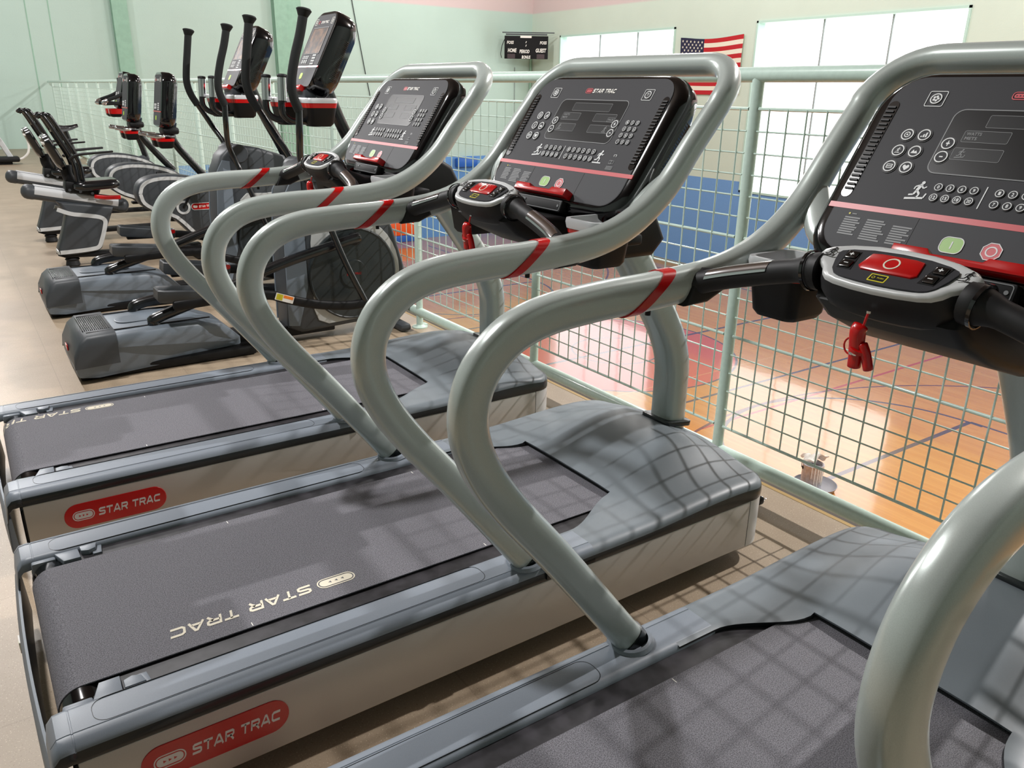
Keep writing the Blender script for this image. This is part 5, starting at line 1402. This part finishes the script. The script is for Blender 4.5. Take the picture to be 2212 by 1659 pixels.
# ------------------------------------------------------------------ court-side bits
mb = MB(); mb.add(rbox((14.52, YE - 0.12, -0.72), (0.8, 0.2, 0.30), 0.05)); o = mb.build('wall_pad', 'padblue'); tag(o, 'dark blue pad at the top of the blue end wall', 'wall pad')
r = empty('gym_mat', (12.0, YE - 0.2, ZC))
mb = MB(); mb.add(rbox((0, 0, 0.42), (1.1, 0.3, 0.42), 0.03)); mb.build('orange_panel', 'padorange', r); mb = MB(); mb.add(rbox((0, 0, 0.105), (1.1, 0.32, 0.21), 0.02)); mb.build('blue_base', 'padblue', r)
tag(r, 'orange and blue gym mat standing against the blue end wall', 'gym mat')
# paint can in a pan
CX, CY = 8.36, 3.345
can = empty('paint_can', (CX, CY, ZC + 0.03))
mb = MB(); mb.add(lathe([(0.0, 0.0), (0.125, 0.0), (0.130, 0.006), (0.126, 0.012), (0.126, 0.30), (0.132, 0.306), (0.132, 0.315), (0.122, 0.318), (0.105, 0.312), (0.105, 0.27), (0.0, 0.26)], 32)); mb.build('can_body', 'can', can, 40)
mb = MB()
for a, l in ((-2.3, 0.22), (-2.0, 0.27), (-1.75, 0.2), (-1.5, 0.24), (-1.25, 0.26), (-2.6, 0.15), (-1.02, 0.12)):
    p = [(0.1275 * cos(a), 0.1275 * sin(a), 0.31), (0.1275 * cos(a), 0.1275 * sin(a), 0.31 - l)]
    mb.add(tube(p, (0.008, 0.003), 8, None, True, 0.004))
mb.build('paint_drips', 'paintwhite', can)
mb = MB()
for s_ in (-1, 1): mb.add(lathe([(0, 0), (0.02, 0), (0.022, 0.006), (0.0, 0.01)], 12, (s_ * 0.126 * 0.8, -s_ * 0.126 * 0.6, 0.26), (s_ * 0.8, -s_ * 0.6, 0)))
mb.add(tube(smooth([(0.126 * 0.8, -0.126 * 0.6, 0.26), (0.14, -0.02, 0.30), (0.10, 0.10, 0.325), (-0.02, 0.14, 0.31), (-0.11, 0.09, 0.26)], 5), 0.004, 6)); mb.build('bail_handle', 'black', can)
tag(can, 'paint splattered can standing in a grey pan on the court', 'paint can')
pan = MB(); pan.add(lathe([(0, 0), (0.20, 0.0), (0.24, 0.02), (0.265, 0.075), (0.255, 0.078), (0.228, 0.03), (0.19, 0.022), (0, 0.02)], 36)); o = pan.build('paint_pan', 'pan', None, 50, (CX + 0.05, CY - 0.03, ZC)); tag(o, 'round grey pan under the paint can on the court', 'pan')
rag = MB(); vs = []; fs = []
for i in range(13):
    for j in range(9):
        u = i / 12 - 0.5; v = j / 8 - 0.5
        vs.append((u * 0.27 + 0.02 * sin(7 * v), v * 0.13 + 0.02 * sin(9 * u), 0.03 * cos(5 * u + 3 * v) + 0.025 * sin(11 * v) + 0.02 * sin(13 * u)))
o_ = len(vs)
vs += [(x, y, z - 0.02) for x, y, z in vs]
for i in range(12):
    for j in range(8): a = i * 9 + j; fs.append((a, a + 1, a + 10, a + 9)); fs.append((a + o_, a + 9 + o_, a + 10 + o_, a + 1 + o_))
bd = [i * 9 for i in range(13)] + [108 + j for j in range(1, 9)] + [8 + 9 * i for i in range(11, -1, -1)] + [j for j in range(7, 0, -1)]
for i in range(len(bd)): a, b_ = bd[i], bd[(i + 1) % len(bd)]; fs.append((a, b_, b_ + o_, a + o_))
rag.add((vs, fs)); o = rag.build('paint_rag', 'paintwhite', None, 60, (CX + 0.03, CY + 0.02, ZC + 0.425)); o.rotation_euler = (0.1, -0.12, -0.5); tag(o, 'crumpled white rag lying across the paint can', 'rag')
# power cord by the middle treadmill nose
r = empty('power_cord', (2.35, -0.22, 0))
mb = MB(); mb.add(tube(smooth([(-0.26, 0.08, 0.02), (-0.16, 0.05, 0.012), (-0.05, 0.03, 0.012), (0.03, 0.012, 0.022), (0.065, 0.0, 0.03)], 5), 0.0075, 10)); mb.build('cable', 'black', r, 50)
mb = MB(); mb.add(rbox((0.09, -0.008, 0.032), (0.05, 0.034, 0.03), 0.008), 0); mb.add(rbox((0.122, -0.018, 0.034), (0.02, 0.006, 0.003), 0.001), 1); mb.add(rbox((0.122, -0.002, 0.034), (0.02, 0.006, 0.003), 0.001), 1); mb.add(rbox((0.12, -0.012, 0.024), (0.02, 0.005, 0.005), 0.001), 1); mb.build('plug', ['black', 'chrome'], r)
tag(r, 'black power cord end lying on the floor by the railing', 'power cord')

# ================================================================== LIGHT
def lamp(name, loc, power, radius, col=(1, 0.95, 0.88)):
    l = bpy.data.lights.new(name, 'POINT'); l.energy = power; l.shadow_soft_size = radius; l.color = col
    o = bpy.data.objects.new(name, l); COL.objects.link(o); o.location = loc; return o
def area(name, loc, power, sx, sy, rot=(0, 0, 0), col=(1, 0.97, 0.92)):
    l = bpy.data.lights.new(name, 'AREA'); l.shape = 'RECTANGLE'; l.size = sx; l.size_y = sy; l.energy = power; l.color = col
    o = bpy.data.objects.new(name, l); COL.objects.link(o); o.location = loc; o.rotation_euler = rot; return o
lamp('bay_lamp', (-0.4, 1.74, 4.56), 560, 0.12, (1, 0.985, 0.98))
for k, y in enumerate((6.6, 11.4, 16.2)): lamp('bay_lamp', (-0.4, y, 4.56), 360, 0.2, (1, 0.985, 0.98))
lamp('court_lamp', (8.4, -0.4, 5.95), 2200, 0.05, (1, 0.97, 0.95))
for (x, y) in ((8.4, 7.5), (8.4, 15.5), (13.2, 3.5), (13.2, 11.5), (12.5, 18.0)): lamp('court_lamp', (x, y, 5.95), 330, 0.3, (1, 0.98, 0.96))
W_ = bpy.data.worlds.new('World'); S.world = W_; W_.use_nodes = True
W_.node_tree.nodes['Background'].inputs[0].default_value = (0.9, 0.95, 1, 1); W_.node_tree.nodes['Background'].inputs[1].default_value = 0.3

# ================================================================== CAMERA
cam = bpy.data.cameras.new('Camera'); co_ = bpy.data.objects.new('Camera', cam); COL.objects.link(co_); S.camera = co_
f = 1725.988; cam.sensor_fit = 'HORIZONTAL'; cam.sensor_width = 36.0; cam.lens = f / 2212 * 36.0; cam.clip_start = 0.02; cam.clip_end = 200
R = [(0.82507971, -0.56479703, 0.0157411), (-0.18125777, -0.29097068, -0.93940496), (0.53515333, 0.77223078, -0.34244786)]
right = Vector(R[0]); up = -Vector(R[1]); back = -Vector(R[2])
mw = Matrix((right, up, back)).transposed().to_4x4(); mw.translation = Vector((0.08803631, -1.94626662, 1.49777846)); co_.matrix_world = mw
S.view_settings.view_transform = 'Standard'; S.view_settings.look = 'None'; S.view_settings.gamma = 1; S.view_settings.exposure = 0.16; S.view_settings.use_curve_mapping = False
